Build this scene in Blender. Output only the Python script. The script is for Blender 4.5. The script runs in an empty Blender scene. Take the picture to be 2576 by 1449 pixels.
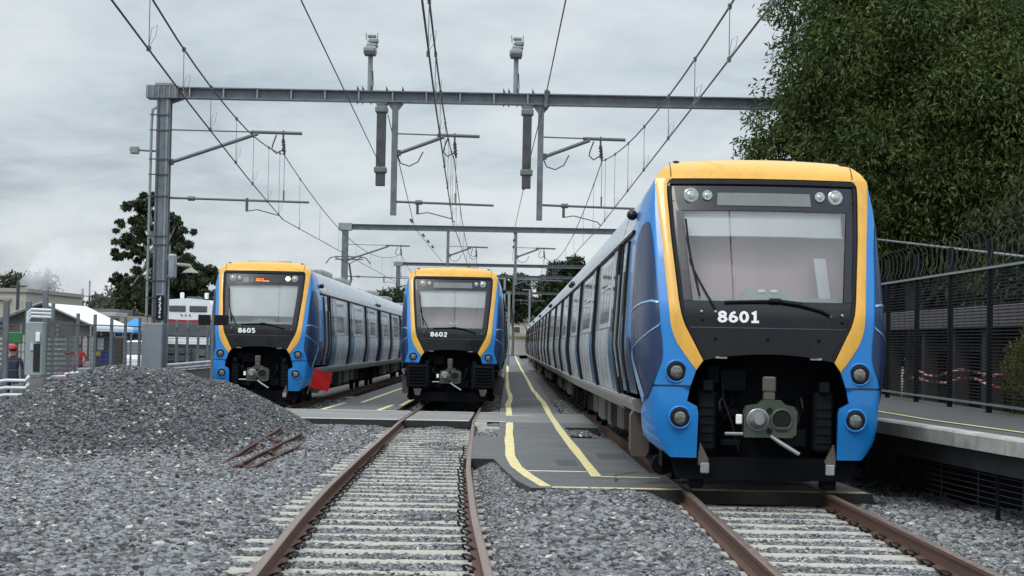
import bpy, bmesh, math, random
import numpy as np
from mathutils import Vector, Matrix
R = math.radians
random.seed(7); np.random.seed(7)
SC = bpy.context.scene
COL = SC.collection

# ------------------------------------------------------------------ camera
FPX, CXP, CYP = 4300.0, 1288.0, 724.5           # lens in pixels of a 2576 wide picture
cam_d = bpy.data.cameras.new('camera'); cam = bpy.data.objects.new('camera', cam_d); COL.objects.link(cam)
SC.camera = cam
cam_d.sensor_width = 36.0; cam_d.lens = 36.0 * FPX / 2576.0
cam_d.clip_start = 0.2; cam_d.clip_end = 6000.0
EYE = Vector((0.0, 0.0, 2.0))
vy = Vector(((1281 - CXP) / FPX, -(858 - CYP) / FPX, -1.0)).normalized()
rho = R(1.08)
vz = Vector((math.sin(rho), math.cos(rho), 0.0))
vz.z = -(vz.x * vy.x + vz.y * vy.y) / vy.z
vz.normalize()
vx = vy.cross(vz)
RC = Matrix((vx, vy, vz))                        # camera space -> world
cam.matrix_world = Matrix.Translation(EYE) @ RC.to_4x4()

def at(px, py, Y):
    """world point seen at pixel (px, py) of the 2576 wide picture at distance Y"""
    d = RC @ Vector(((px - CXP) / FPX, -(py - CYP) / FPX, -1.0))
    return EYE + d * (Y / d.y)

# ------------------------------------------------------------------ world, sun, exposure
W = bpy.data.worlds.new('World'); SC.world = W; W.use_nodes = True
SUN_EL, SUN_AZ = 52.0, 215.0                     # azimuth clockwise from +Y
nt = W.node_tree; N = nt.nodes; L = nt.links
N.clear()
wo = N.new('ShaderNodeOutputWorld'); mixs = N.new('ShaderNodeMixShader')
b1 = N.new('ShaderNodeBackground'); b2 = N.new('ShaderNodeBackground')
sky = N.new('ShaderNodeTexSky'); sky.sky_type = 'NISHITA'; sky.sun_disc = False
sky.sun_elevation = R(SUN_EL); sky.sun_rotation = R(SUN_AZ)
b1.inputs[1].default_value = 0.12; L.new(sky.outputs[0], b1.inputs[0])
tc = N.new('ShaderNodeTexCoord'); sep = N.new('ShaderNodeSeparateXYZ'); L.new(tc.outputs['Generated'], sep.inputs[0])
def mth(op, a, b=None, c=None, clamp=False):
    m = N.new('ShaderNodeMath'); m.operation = op; m.use_clamp = clamp
    for i, v in enumerate((a, b, c)):
        if v is None: continue
        if isinstance(v, (int, float)): m.inputs[i].default_value = v
        else: L.new(v, m.inputs[i])
    return m.outputs[0]
zc = mth('MAXIMUM', sep.outputs['Z'], 0.0)
den = mth('ADD', zc, 0.20)
comb = N.new('ShaderNodeCombineXYZ')
L.new(mth('DIVIDE', sep.outputs['X'], den), comb.inputs[0]); L.new(mth('DIVIDE', sep.outputs['Y'], den), comb.inputs[1])
def noise(scale, detail, rough, dist=0.0, vec=None, off=0.0):
    n = N.new('ShaderNodeTexNoise'); n.inputs['Scale'].default_value = scale; n.inputs['Detail'].default_value = detail
    n.inputs['Roughness'].default_value = rough; n.inputs['Distortion'].default_value = dist
    mp = N.new('ShaderNodeMapping'); mp.inputs['Location'].default_value = (off, off * 0.7, off * 0.3)
    L.new(vec or comb.outputs[0], mp.inputs[0]); L.new(mp.outputs[0], n.inputs['Vector'])
    return n.outputs['Fac']
n1 = noise(1.05, 7.0, 0.52, 0.25, off=3.7)
n2 = noise(3.2, 9.0, 0.58, 0.35, off=9.4)
dens = mth('ADD', mth('MULTIPLY', n1, 0.58), mth('MULTIPLY', n2, 0.42))
cr = N.new('ShaderNodeValToRGB'); L.new(dens, cr.inputs[0])
e = cr.color_ramp.elements
e[0].position = 0.39; e[0].color = (0.61, 0.655, 0.68, 1)
e[1].position = 0.62; e[1].color = (0.33, 0.375, 0.42, 1)
m_ = cr.color_ramp.elements.new(0.50); m_.color = (0.50, 0.56, 0.595, 1)
# brighter, thinner cloud low down; brighter again towards the zenith as under any overcast
low = mth('SUBTRACT', 1.0, mth('DIVIDE', zc, 0.10), clamp=True)
mixc = N.new('ShaderNodeMix'); mixc.data_type = 'RGBA'
L.new(mth('MULTIPLY', mth('POWER', low, 1.3), 0.85), mixc.inputs['Factor']); L.new(cr.outputs[0], mixc.inputs['A'])
# low clouds
cr2 = N.new('ShaderNodeValToRGB'); L.new(noise(11.0, 8.0, 0.6, 0.3, vec=tc.outputs['Generated'], off=2.3), cr2.inputs[0])
e = cr2.color_ramp.elements
e[0].position = 0.42; e[0].color = (0.74, 0.755, 0.76, 1); e[1].position = 0.62; e[1].color = (0.40, 0.45, 0.50, 1)
L.new(cr2.outputs[0], mixc.inputs['B'])
L.new(mixc.outputs['Result'], b2.inputs[0])
L.new(mth('ADD', 0.92, mth('MULTIPLY', mth('SUBTRACT', zc, 0.2, clamp=True), 2.6)), b2.inputs[1])
mixs.inputs[0].default_value = 0.93
L.new(b1.outputs[0], mixs.inputs[1]); L.new(b2.outputs[0], mixs.inputs[2]); L.new(mixs.outputs[0], wo.inputs[0])
sd = bpy.data.lights.new('sun', 'SUN'); sd.energy = 1.0; sd.angle = R(18); sd.color = (1.0, 0.96, 0.9)
sun = bpy.data.objects.new('sun', sd); COL.objects.link(sun)
az, el = R(SUN_AZ), R(SUN_EL)
sdir = Vector((math.sin(az) * math.cos(el), math.cos(az) * math.cos(el), math.sin(el)))
sun.rotation_euler = (-sdir).to_track_quat('-Z', 'Y').to_euler()
SC.view_settings.view_transform = 'Standard'; SC.view_settings.look = 'None'
SC.view_settings.exposure = 0.38; SC.view_settings.gamma = 1.0; SC.view_settings.use_curve_mapping = False
SC.cycles.max_bounces = 6; SC.cycles.transparent_max_bounces = 12; SC.cycles.use_denoising = True
SC.cycles.volume_bounces = 4

# ------------------------------------------------------------------ helpers
def interp(t, x):
    if x <= t[0][0]: return t[0][1]
    for (a, fa), (b, fb) in zip(t, t[1:]):
        if x <= b: return fa + (fb - fa) * (x - a) / (b - a)
    return t[-1][1]

RAILZ = [(-20, .50), (0, .40), (12, .325), (20, .265), (24, .20), (40, .125), (48, .09), (90, -.04), (170, -.2), (400, -.3), (3000, -.3)]
def railz(d): return interp(RAILZ, d)

MATS = {}
def mat(name, col, rough=0.5, metal=0.0, var=0.12, scale=3.0, bump=0.0, bscale=40.0, spec=0.5, coat=0.0, col2=None, island=0.0, objrand=0.0, emit=0.0, detail=5.0, stretch=None, dirt=0.0, dirtc=(.10, .085, .07)):
    if name in MATS: return MATS[name]
    m = bpy.data.materials.new(name); m.use_nodes = True
    t = m.node_tree; n = t.nodes; l = t.links
    p = n['Principled BSDF']
    p.inputs['Roughness'].default_value = rough; p.inputs['Metallic'].default_value = metal
    p.inputs['Specular IOR Level'].default_value = spec
    if coat: p.inputs['Coat Weight'].default_value = coat; p.inputs['Coat Roughness'].default_value = 0.05
    tcn = n.new('ShaderNodeTexCoord'); vec = tcn.outputs['Object']
    if stretch:
        mp = n.new('ShaderNodeMapping'); mp.inputs['Scale'].default_value = stretch; l.new(vec, mp.inputs[0]); vec = mp.outputs[0]
    nz = n.new('ShaderNodeTexNoise'); nz.inputs['Scale'].default_value = scale; nz.inputs['Detail'].default_value = detail
    nz.inputs['Roughness'].default_value = 0.6
    l.new(vec, nz.inputs['Vector'])
    ramp = n.new('ShaderNodeValToRGB'); l.new(nz.outputs['Fac'], ramp.inputs[0])
    c2 = col2 or tuple(min(1, c * (1 + var)) for c in col); c1 = col if col2 else tuple(c * (1 - var) for c in col)
    ramp.color_ramp.elements[0].position = 0.36; ramp.color_ramp.elements[1].position = 0.64
    ramp.color_ramp.elements[0].color = (*c1, 1); ramp.color_ramp.elements[1].color = (*c2, 1)
    out = ramp.outputs[0]
    rnd = None
    if island: rnd = n.new('ShaderNodeNewGeometry').outputs['Random Per Island']; k = island
    if objrand: rnd = n.new('ShaderNodeObjectInfo').outputs['Random']; k = objrand
    if rnd is not None:
        mr = n.new('ShaderNodeMapRange'); l.new(rnd, mr.inputs[0]); mr.inputs['To Min'].default_value = 1 - k; mr.inputs['To Max'].default_value = 1 + k
        hs = n.new('ShaderNodeVectorMath'); hs.operation = 'SCALE'; l.new(out, hs.inputs[0]); l.new(mr.outputs[0], hs.inputs['Scale']); out = hs.outputs[0]
    l.new(out, p.inputs['Base Color'])
    rr_ = n.new('ShaderNodeMapRange'); rr_.inputs['From Min'].default_value = .3; rr_.inputs['From Max'].default_value = .7
    rr_.inputs['To Min'].default_value = max(.03, rough * .8); rr_.inputs['To Max'].default_value = min(1, rough * 1.25 + .03); l.new(nz.outputs['Fac'], rr_.inputs[0]); l.new(rr_.outputs[0], p.inputs['Roughness'])
    if dirt:
        dn = n.new('ShaderNodeTexNoise'); dn.inputs['Scale'].default_value = 1.0; dn.inputs['Detail'].default_value = 8; dn.inputs['Roughness'].default_value = .7
        dm = n.new('ShaderNodeMapping'); dm.inputs['Scale'].default_value = (9, 9, 1.2); l.new(tcn.outputs['Object'], dm.inputs[0]); l.new(dm.outputs[0], dn.inputs['Vector'])
        dr = n.new('ShaderNodeMapRange'); dr.inputs['From Min'].default_value = .5; dr.inputs['From Max'].default_value = .75; dr.inputs['To Max'].default_value = dirt; l.new(dn.outputs['Fac'], dr.inputs[0])
        dx = n.new('ShaderNodeMix'); dx.data_type = 'RGBA'; l.new(dr.outputs[0], dx.inputs['Factor']); l.new(out, dx.inputs['A']); dx.inputs['B'].default_value = (*dirtc, 1); l.new(dx.outputs['Result'], p.inputs['Base Color'])
    if emit:
        p.inputs['Emission Color'].default_value = (*col, 1); p.inputs['Emission Strength'].default_value = emit
    if bump:
        nb = n.new('ShaderNodeTexNoise'); nb.inputs['Scale'].default_value = bscale; nb.inputs['Detail'].default_value = 6.0
        l.new(vec, nb.inputs['Vector'])
        bp = n.new('ShaderNodeBump'); bp.inputs['Strength'].default_value = bump; bp.inputs['Distance'].default_value = 0.02
        l.new(nb.outputs['Fac'], bp.inputs['Height']); l.new(bp.outputs[0], p.inputs['Normal'])
    MATS[name] = m
    return m

def glass_mat(name, refl=0.12, tint=(0.93, 0.95, 0.945)):
    if name in MATS: return MATS[name]
    m = bpy.data.materials.new(name); m.use_nodes = True
    t = m.node_tree; n = t.nodes; l = t.links; n.clear()
    o = n.new('ShaderNodeOutputMaterial'); mx = n.new('ShaderNodeMixShader'); tr = n.new('ShaderNodeBsdfTransparent'); gl = n.new('ShaderNodeBsdfGlossy')
    tr.inputs[0].default_value = (*tint, 1); gl.inputs['Roughness'].default_value = 0.03; gl.inputs[0].default_value = (1, 1, 1, 1)
    fr = n.new('ShaderNodeFresnel'); fr.inputs[0].default_value = 1.5
    ad = n.new('ShaderNodeMath'); ad.operation = 'ADD'; ad.inputs[1].default_value = refl; ad.use_clamp = True
    l.new(fr.outputs[0], ad.inputs[0]); l.new(ad.outputs[0], mx.inputs[0]); l.new(tr.outputs[0], mx.inputs[1]); l.new(gl.outputs[0], mx.inputs[2]); l.new(mx.outputs[0], o.inputs[0])
    MATS[name] = m
    return m

def tag(o, label=None, cat=None, group=None, kind=None):
    if label: o['label'] = label
    if cat: o['category'] = cat
    if group: o['group'] = group
    if kind: o['kind'] = kind
    return o

def empty(name, loc=(0, 0, 0), rot=(0, 0, 0), label=None, cat=None, group=None, kind=None):
    o = bpy.data.objects.new(name, None); COL.objects.link(o); o.location = loc; o.rotation_euler = rot
    o.empty_display_size = 0.3
    return tag(o, label, cat, group, kind)

class MB:
    def __init__(s): s.v = []; s.f = []; s.m = []; s.mi = 0
    def use(s, i): s.mi = i; return s
    def add(s, vs, fs, mi=None):
        b = len(s.v); s.v += [tuple(p) for p in vs]
        for f in fs: s.f.append(tuple(b + i for i in f)); s.m.append(s.mi if mi is None else mi)
        return s
    def box(s, x0, x1, y0, y1, z0, z1):
        v = [(x, y, z) for z in (z0, z1) for y in (y0, y1) for x in (x0, x1)]
        return s.add(v, [(0, 2, 3, 1), (4, 5, 7, 6), (0, 1, 5, 4), (2, 6, 7, 3), (0, 4, 6, 2), (1, 3, 7, 5)])
    def bbox(s, x0, x1, y0, y1, z0, z1, b=0.02):
        """box with bevelled vertical and top edges"""
        b = min(b, (x1 - x0) * .4, (y1 - y0) * .4, (z1 - z0) * .4)
        def ring(z, i):
            X0, X1, Y0, Y1 = x0 + i, x1 - i, y0 + i, y1 - i
            return [(X0 + b, Y0, z), (X1 - b, Y0, z), (X1, Y0 + b, z), (X1, Y1 - b, z), (X1 - b, Y1, z), (X0 + b, Y1, z), (X0, Y1 - b, z), (X0, Y0 + b, z)]
        v = ring(z0, b * .6) + ring(z0 + b, 0) + ring(z1 - b, 0) + ring(z1, b * .6)
        f = []
        for k in range(3):
            for i in range(8): j = (i + 1) % 8; f.append((8 * k + i, 8 * k + j, 8 * k + 8 + j, 8 * k + 8 + i))
        f += [tuple(range(7, -1, -1)), tuple(range(24, 32))]
        return s.add(v, f)
    def tube(s, pts, r, n=8, closed=False, caps=True):
        P = [Vector(p) for p in pts]; rs = r if isinstance(r, (list, tuple)) else [r] * len(P)
        v = []; up = Vector((0, 0, 1)); prev = None
        for i, p in enumerate(P):
            if closed: d = (P[(i + 1) % len(P)] - P[i - 1])
            else: d = (P[min(i + 1, len(P) - 1)] - P[max(i - 1, 0)])
            if d.length < 1e-9: d = Vector((0, 0, 1))
            d.normalize()
            if prev is None:
                a = up if abs(d.z) < .95 else Vector((1, 0, 0))
                u = d.cross(a).normalized()
            else:
                u = prev - d * prev.dot(d)
                u = u.normalized() if u.length > 1e-6 else d.orthogonal().normalized()
            prev = u; w = d.cross(u)
            for k in range(n):
                a = 2 * math.pi * k / n
                v.append(p + (u * math.cos(a) + w * math.sin(a)) * rs[i])
        f = []
        m = len(P)
        for i in range(m if closed else m - 1):
            for k in range(n):
                k2 = (k + 1) % n; i2 = (i + 1) % m
                f.append((i * n + k, i * n + k2, i2 * n + k2, i2 * n + k))
        if caps and not closed: f += [tuple(range(n - 1, -1, -1)), tuple((m - 1) * n + k for k in range(n))]
        return s.add(v, f)
    def cyl(s, a, b, r, r2=None, n=12): return s.tube([a, b], [r, r if r2 is None else r2], n)
    def grid(s, P, close=False):
        """P[i][j] rows of points"""
        nj = len(P[0]); v = [p for r in P for p in r]; f = []
        for i in range(len(P) - 1):
            for j in range(nj - (0 if close else 1)):
                j2 = (j + 1) % nj
                f.append((i * nj + j, i * nj + j2, (i + 1) * nj + j2, (i + 1) * nj + j))
        return s.add(v, f)
    def prism(s, poly, axis, a, b):
        """closed polygon of 2D points extruded along axis from a to b"""
        def mk(p, t):
            return {'x': (t, p[0], p[1]), 'y': (p[0], t, p[1]), 'z': (p[0], p[1], t)}[axis]
        n = len(poly); v = [mk(p, a) for p in poly] + [mk(p, b) for p in poly]
        f = [(i, (i + 1) % n, n + (i + 1) % n, n + i) for i in range(n)] + [tuple(range(n - 1, -1, -1)), tuple(range(n, 2 * n))]
        return s.add(v, f)
    def ball(s, c, r, nu=10, nv=7, sc=(1, 1, 1)):
        P = []
        for i in range(nv + 1):
            th = math.pi * i / nv
            P.append([(c[0] + r * sc[0] * math.sin(th) * math.cos(2 * math.pi * j / nu), c[1] + r * sc[1] * math.sin(th) * math.sin(2 * math.pi * j / nu), c[2] + r * sc[2] * math.cos(th)) for j in range(nu)])
        return s.grid(P, True)
    def data(s, name, mats, smooth=False, angle=35):
        me = bpy.data.meshes.new(name); me.from_pydata(s.v, [], s.f); me.update()
        for m in (mats if isinstance(mats, (list, tuple)) else [mats]): me.materials.append(m)
        if any(s.m): me.polygons.foreach_set('material_index', s.m)
        bm = bmesh.new(); bm.from_mesh(me); bmesh.ops.remove_doubles(bm, verts=bm.verts, dist=1e-5)
        bmesh.ops.recalc_face_normals(bm, faces=bm.faces); bm.to_mesh(me); bm.free()
        if smooth:
            me.polygons.foreach_set('use_smooth', [True] * len(me.polygons)); me.set_sharp_from_angle(angle=R(angle))
        return me
    def build(s, name, mats, parent=None, smooth=False, angle=35, loc=None, label=None, cat=None, group=None, kind=None):
        o = bpy.data.objects.new(name, s.data(name, mats, smooth, angle)); COL.objects.link(o)
        if parent: o.parent = parent
        if loc: o.location = loc
        return tag(o, label, cat, group, kind)

def link(name, me, parent=None, loc=(0, 0, 0), rot=(0, 0, 0), scale=None):
    o = bpy.data.objects.new(name, me); COL.objects.link(o); o.parent = parent; o.location = loc; o.rotation_euler = rot
    if scale: o.scale = scale
    return o

def kids(o): return [c for c in bpy.data.objects if c.parent == o]
def copy_tree(o, parent=None):
    c = o.copy(); COL.objects.link(c); c.parent = parent
    for ch in kids(o): copy_tree(ch, c)
    return c

def _arc(cx_, cy_, rx, ry, a0, a1, n=14):
    return [(cx_ + rx * math.cos(R(a0 + (a1 - a0) * k / n)), cy_ + ry * math.sin(R(a0 + (a1 - a0) * k / n))) for k in range(n + 1)]
GLYPH = {   # strokes in a box 0.64 wide, 1 high
    '0': [_arc(.32, .5, .23, .41, 0, 360, 24)],
    '8': [_arc(.32, .73, .19, .18, 0, 360, 20), _arc(.32, .29, .23, .20, 0, 360, 20)],
    '6': [_arc(.32, .31, .22, .22, 0, 360, 20), [(.11, .36), (.14, .58), (.25, .80), (.46, .92)]],
    '1': [[(.12, .78), (.34, .90), (.34, .09)], [(.08, .08), (.60, .08)]],
    '2': [_arc(.32, .68, .20, .22, 160, -25, 12) + [(.12, .09)], [(.08, .09), (.56, .09)]],
    '5': [[(.52, .90), (.17, .90), (.15, .55)], _arc(.30, .34, .22, .25, 115, -140, 14)],
    '3': [_arc(.30, .71, .19, .19, 150, -90, 12), _arc(.30, .30, .22, .22, 90, -150, 14)],
    '4': [[(.42, .09), (.42, .90), (.08, .34), (.58, .34)]],
    'M': [[(.08, .09), (.08, .90), (.32, .4), (.56, .90), (.56, .09)]]}
def text(name, s, size, m, parent, place, weight=.19, adv=.70):
    """each character a mesh of flat strokes; place(u, v, lift) maps metres on the sign to a point"""
    W_ = adv * len(s) - (adv - .64)
    for i, ch in enumerate(s):
        b = MB()
        for q, st in enumerate(GLYPH[ch]):
            n = len(st); closed = abs(st[0][0] - st[-1][0]) + abs(st[0][1] - st[-1][1]) < 1e-6
            P = []
            for k, (x, y) in enumerate(st):
                if closed: a, c = st[(k - 1) % (n - 1)], st[(k + 1) % (n - 1)]
                else: a, c = st[max(0, k - 1)], st[min(n - 1, k + 1)]
                dx, dy = c[0] - a[0], c[1] - a[1]; l_ = math.hypot(dx, dy) or 1
                hw = weight / 2
                if not closed and 0 < k < n - 1:
                    d1 = (x - a[0], y - a[1]); d2 = (c[0] - x, c[1] - y); l1, l2 = math.hypot(*d1), math.hypot(*d2)
                    cs = max(.35, math.sqrt(max(.0, (1 + (d1[0] * d2[0] + d1[1] * d2[1]) / (l1 * l2)) / 2))); hw /= cs
                    dx, dy = d1[0] / l1 + d2[0] / l2, d1[1] / l1 + d2[1] / l2; l_ = math.hypot(dx, dy) or 1
                nx_, ny_ = -dy / l_ * hw, dx / l_ * hw
                P.append([place(((i * adv + px_) - W_ / 2) * size, (py_ - .5) * size, q * .0012) for px_, py_ in ((x - nx_, y - ny_), (x + nx_, y + ny_))])
            b.grid(P)
        b.build(name, m, parent)

# ------------------------------------------------------------------ materials
M_blue = mat('blue_paint', (0.010, 0.20, 0.57), 0.3, 0, .05, 1.2, spec=.4, coat=.35, dirt=.22)
M_yel = mat('yellow_paint', (0.76, 0.40, 0.045), 0.28, 0, .06, 1.2, coat=.35, dirt=.25)
M_navy = mat('navy_film', (0.016, 0.034, 0.095), 0.35, 0, .1, 1.0, spec=.3, coat=.15)
M_lblue = mat('pale_blue_film', (0.20, 0.42, 0.66), 0.25, 0, .08, 1.0, coat=.4)
M_blk = mat('gloss_black', (0.005, 0.006, 0.009), 0.16, 0, .1, 2.0, spec=.35, coat=.12, dirt=.06)
M_hdr = mat('header_grey', (0.018, 0.020, 0.032), 0.3, 0, .1, 2.0, spec=.35)
M_rub = mat('black_rubber', (0.008, 0.008, 0.010), 0.6, 0, .2, spec=.25)
M_under = mat('underframe_black', (0.0055, 0.0065, 0.009), 0.8, 0, .3, 4.0, spec=.12)
M_boxd = mat('equipment_dark', (0.006, 0.008, 0.011), 0.7, 0, .25, 3.0, spec=.15)
M_boxb = mat('equipment_brown', (0.085, 0.072, 0.062), 0.55, 0, .2, 3.0)
M_boxg = mat('equipment_grey', (0.11, 0.11, 0.105), 0.5, 0, .15, 3.0)
M_white = mat('white_body_paint', (0.60, 0.63, 0.67), 0.25, 0, .06, 1.5, coat=.3, dirt=.15, dirtc=(.25,.24,.23))
M_silver = mat('silver_roof', (0.52, 0.57, 0.62), 0.22, .35, .08, 1.5)
M_side = mat('silver_side', (0.50, 0.54, 0.58), 0.16, .35, .08, 1.0)
M_sblue = mat('steel_blue_side', (0.10, 0.22, 0.36), 0.2, .2, .15, 2.0)
M_sill = mat('sill_grey', (0.27, 0.265, 0.26), 0.4, .2, .25, 2.0, dirt=.7)
M_pane = mat('window_pane', (0.03, 0.04, 0.045), 0.05, 0, .2, 1.0, spec=1.0)
M_green = mat('coupler_green', (0.048, 0.064, 0.044), 0.5, 0, .15, 8.0)
M_lsteel = mat('light_steel', (0.30, 0.31, 0.31), 0.35, .6, .1, 8.0)
M_lens = mat('lamp_lens', (0.20, 0.22, 0.20), 0.08, .5, .3, 30.0)
M_lens2 = mat('headlight_lens', (0.34, 0.37, 0.35), 0.1, .5, .25, 40.0)
M_disp = mat('display_panel', (0.16, 0.17, 0.165), 0.15, 0, .06, 3.0)
M_dispoff = mat('display_dark', (0.02, 0.02, 0.022), 0.15, 0, .06, 3.0)
M_txt = mat('number_white', (0.85, 0.86, 0.88), 0.4, 0, .02)
M_orange = mat('led_orange', (1.0, 0.16, 0.03), 0.4, 0, .0, emit=1.6)
M_lit = mat('lit_headlight', (1.0, 0.86, 0.35), 0.4, 0, .0, emit=3.0)
M_glass = glass_mat('windscreen_glass', 0.07)
M_blind = mat('sunblind_white', (0.62, 0.64, 0.65), 0.7, 0, .04)
M_cabin = mat('cabin_wall', (0.42, 0.285, 0.315), 0.7, 0, .06, .6)
M_desk = mat('driver_desk', (0.25, 0.33, 0.30), 0.5, 0, .1)
M_steel = mat('galvanised_steel', (0.155, 0.175, 0.195), 0.45, .35, .2, 2.5, dirt=.5, dirtc=(.09,.09,.09))
M_steel2 = mat('galvanised_light', (0.27, 0.30, 0.32), 0.45, .3, .12, 2.5)
M_dksteel = mat('dark_steel', (0.07, 0.075, 0.085), 0.5, .3, .2, 3)
M_tube = mat('arm_tube', (0.11, 0.115, 0.13), 0.5, .3, .15, 5)
M_wire = mat('catenary_wire', (0.045, 0.04, 0.04), 0.5, .5, .2)
M_drop = mat('dropper_wire', (0.16, 0.165, 0.175), 0.5, .3, .2)
M_ins = mat('insulator', (0.25, 0.26, 0.24), 0.3, 0, .1)
M_conc = mat('concrete', (0.28, 0.28, 0.27), 0.85, 0, .15, 6, .3, 60)
M_slp = mat('sleeper_concrete', (0.42, 0.40, 0.345), 0.85, 0, .14, 9, .3, 60, dirt=.75, dirtc=(.16,.14,.12))
M_rail = mat('rusty_rail', (0.115, 0.056, 0.038), 0.7, .2, .22, 14, .25, 80)
M_rtop = mat('rail_head', (0.23, 0.16, 0.13), 0.38, .5, .2, 14)
M_clip = mat('rail_clip', (0.018, 0.016, 0.016), 0.55, .4, .3)
M_ylw = mat('yellow_line_paint', (0.72, 0.62, 0.30), 0.7, 0, .12, 6, .2, 50)
M_wht = mat('white_line_paint', (0.66, 0.65, 0.58), 0.7, 0, .12, 6, .2, 50)

def asphalt(name, c, wet=0.0):
    m = mat(name, c, 0.8, 0, .26, 1.3, .5, 140, detail=14, stretch=(0.45, 1.6, 1.0), dirt=.55, dirtc=tuple(q * .45 for q in c))
    return m
M_asp = asphalt('asphalt', (0.130, 0.132, 0.134))
M_aspe = mat('slab_edge_shade', (0.035, 0.030, 0.028), 0.9, 0, .3, 8, .4, 60)  # earth-dark slab sides, with the shadow below the edge put into the colour
M_asp2 = asphalt('crossing_panel', (0.235, 0.233, 0.228))
M_gtop = mat('platform_surface', (0.075, 0.073, 0.072), 0.85, 0, .2, 3, .4, 120)
M_red = mat('red_flag_cloth', (0.27, 0.006, 0.010), 0.75, 0, .12, 5, spec=.2)
# ================================================================== GROUND
M_ground = mat('gravel_ground', (0.10, 0.10, 0.105), 0.95, 0, .35, 6.0, .8, 25, detail=12)
M_grass = mat('dry_grass', (0.16, 0.12, 0.06), 0.95, 0, .3, .3, .6, 3, col2=(0.08, 0.09, 0.03))
M_bed = mat('ballast_bed', (0.025, 0.026, 0.028), 0.95, 0, .5, 22.0, 1.0, 30, col2=(0.06, 0.06, 0.063), detail=10)  # darkened so the shadow between the stones sits in the bed colour
g = MB()
ys = [-60, 0, 12, 20, 24, 40, 48, 90, 170, 400, 1200, 4500]
g.grid([[(x, y, railz(y) - .42) for x in (-3000, -60, 0, 60, 3000)] for y in ys])
g.build('ground', M_ground, kind='structure')

CT = [(-5, -.30), (4, -.58), (8, -.76), (12.15, -.944), (16.7, -1.15), (24.3, -1.39), (39.8, -1.63), (48, -1.62), (300, -1.62)]
RT = [(-5, 2.62), (6, 2.74), (12.7, 2.86), (16, 2.91), (20, 2.98), (26, 3.05), (32, 3.07), (300, 3.07)]
LT = [(0, -6.84), (300, -6.84)]
def cx(T, y): # smoothed
    return (interp(T, y - 1.5) + interp(T, y) * 2 + interp(T, y + 1.5)) / 4

def heap(x, y):
    def cone(cx_, cy_, h, rx, ry):
        r = math.hypot((x - cx_) / rx, (y - cy_) / ry)
        return 1.02 * h * max(0.0, 1 - math.sqrt(r * r + .03))
    h = max(cone(-7.1, 31, 1.38, 3.4, 4.7), cone(-6.55, 33.2, 1.22, 1.9, 4.6), cone(-5.85, 34.6, 1.02, 2.1, 4.2))
    h += 0.40 * max(0.0, 1 - math.hypot((x + 6.6) / 5.0, (y - 32.5) / 8.0)) ** 1.5
    return h
def wob(x, y, s=1.0):
    return .5 * math.sin(x * 2.1 * s + 1.3 * math.sin(y * 1.7 * s)) + .5 * math.sin(y * 2.6 * s + 1.9 * math.sin(x * 1.3 * s + 2))
def in_asphalt(x, y):
    if 20.6 <= y <= 45.6:
        lo = interp([(20.6, .30), (22, .12), (24.8, -.08), (26.5, -.2)], y)
        if 26.5 < y < 33.3: lo = -.75
        hi = 4.4 if y < 24 else 2.0
        if lo <= x <= hi and not (33.2 < y < 37.8 and 1.24 < x < 1.95): return True
    if 39.9 <= y <= 45.6 and -7.9 < x < 2: return True
    if y > 45.6 and (-.22 < x < 1.4 or -5.05 < x < -3.0): return True
    return False
def bz(x, y):
    """height of the ballast bed"""
    z = railz(y) - .19
    k = 1.0
    for T in (CT, RT):
        a = abs(x - cx(T, y))
        if a < 1.15: z = railz(y) - .17 - (.12 if y < 40 else .05); k = 0.0
        elif a < 1.4: k = min(k, (a - 1.15) / .25)
    q = max(0.0, min(1, (y - 16) / 3)) * max(0.0, min(1, (x + .1) / .5)) * max(0.0, min(1, (4.6 - x) / .5)) * k * (1 if y < 34 else 0)
    z += .125 * q
    if y > 33 and 1.0 < x < 2.3: z += .08
    if y > 32 and -.75 < x < -.1: z += .07
    return z + k * (.02 + .035 * wob(x, y)) + heap(x, y)
NX = np.arange(-15, 9.01, .25); NY = np.arange(9.0, 60.01, .25)
bm_v = []; dens_v = []
for y in NY:
    for x in NX:
        bm_v.append((float(x), float(y), bz(float(x), float(y))))
        x_, y_ = float(x), float(y)
        dn = 1.0 if y_ < 34 else (.7 if y_ < 44 else .35)
        a = abs(x_ - cx(CT, y_)); b = abs(x_ - cx(RT, y_))
        if (a < 1.2 and y_ < 39.5) or (b < 1.2 and y_ < 25.5): dn = 0.0
        dens_v.append(dn)
nx = len(NX); bm_f = []; hp_f = []
for j in range(len(NY) - 1):
    for i in range(nx - 1):
        xc_, yc_ = NX[i] + .125, NY[j] + .125
        if in_asphalt(xc_, yc_): continue
        if yc_ > 48 and xc_ > 6: continue
        (hp_f if heap(float(xc_), float(yc_)) > .16 + .05 * wob(xc_ * 2, yc_ * 2) else bm_f).append((j * nx + i, j * nx + i + 1, (j + 1) * nx + i + 1, (j + 1) * nx + i))
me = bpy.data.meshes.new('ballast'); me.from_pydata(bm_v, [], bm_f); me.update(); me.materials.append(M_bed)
at_ = me.attributes.new('dens', 'FLOAT', 'POINT'); at_.data.foreach_set('value', dens_v)
ballast = bpy.data.objects.new('ballast', me); COL.objects.link(ballast)
tag(ballast, 'grey crushed stone ballast spread around the tracks', 'ballast', kind='stuff')
me = bpy.data.meshes.new('stone_heap'); me.from_pydata(bm_v, [], hp_f); me.update(); me.materials.append(M_bed)
at_ = me.attributes.new('dens', 'FLOAT', 'POINT'); at_.data.foreach_set('value', dens_v)
stone_heap = bpy.data.objects.new('stone_heap', me); COL.objects.link(stone_heap)
tag(stone_heap, 'large dark heap of crushed stone left of the curved track', 'stone heap', kind='stuff')

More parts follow.
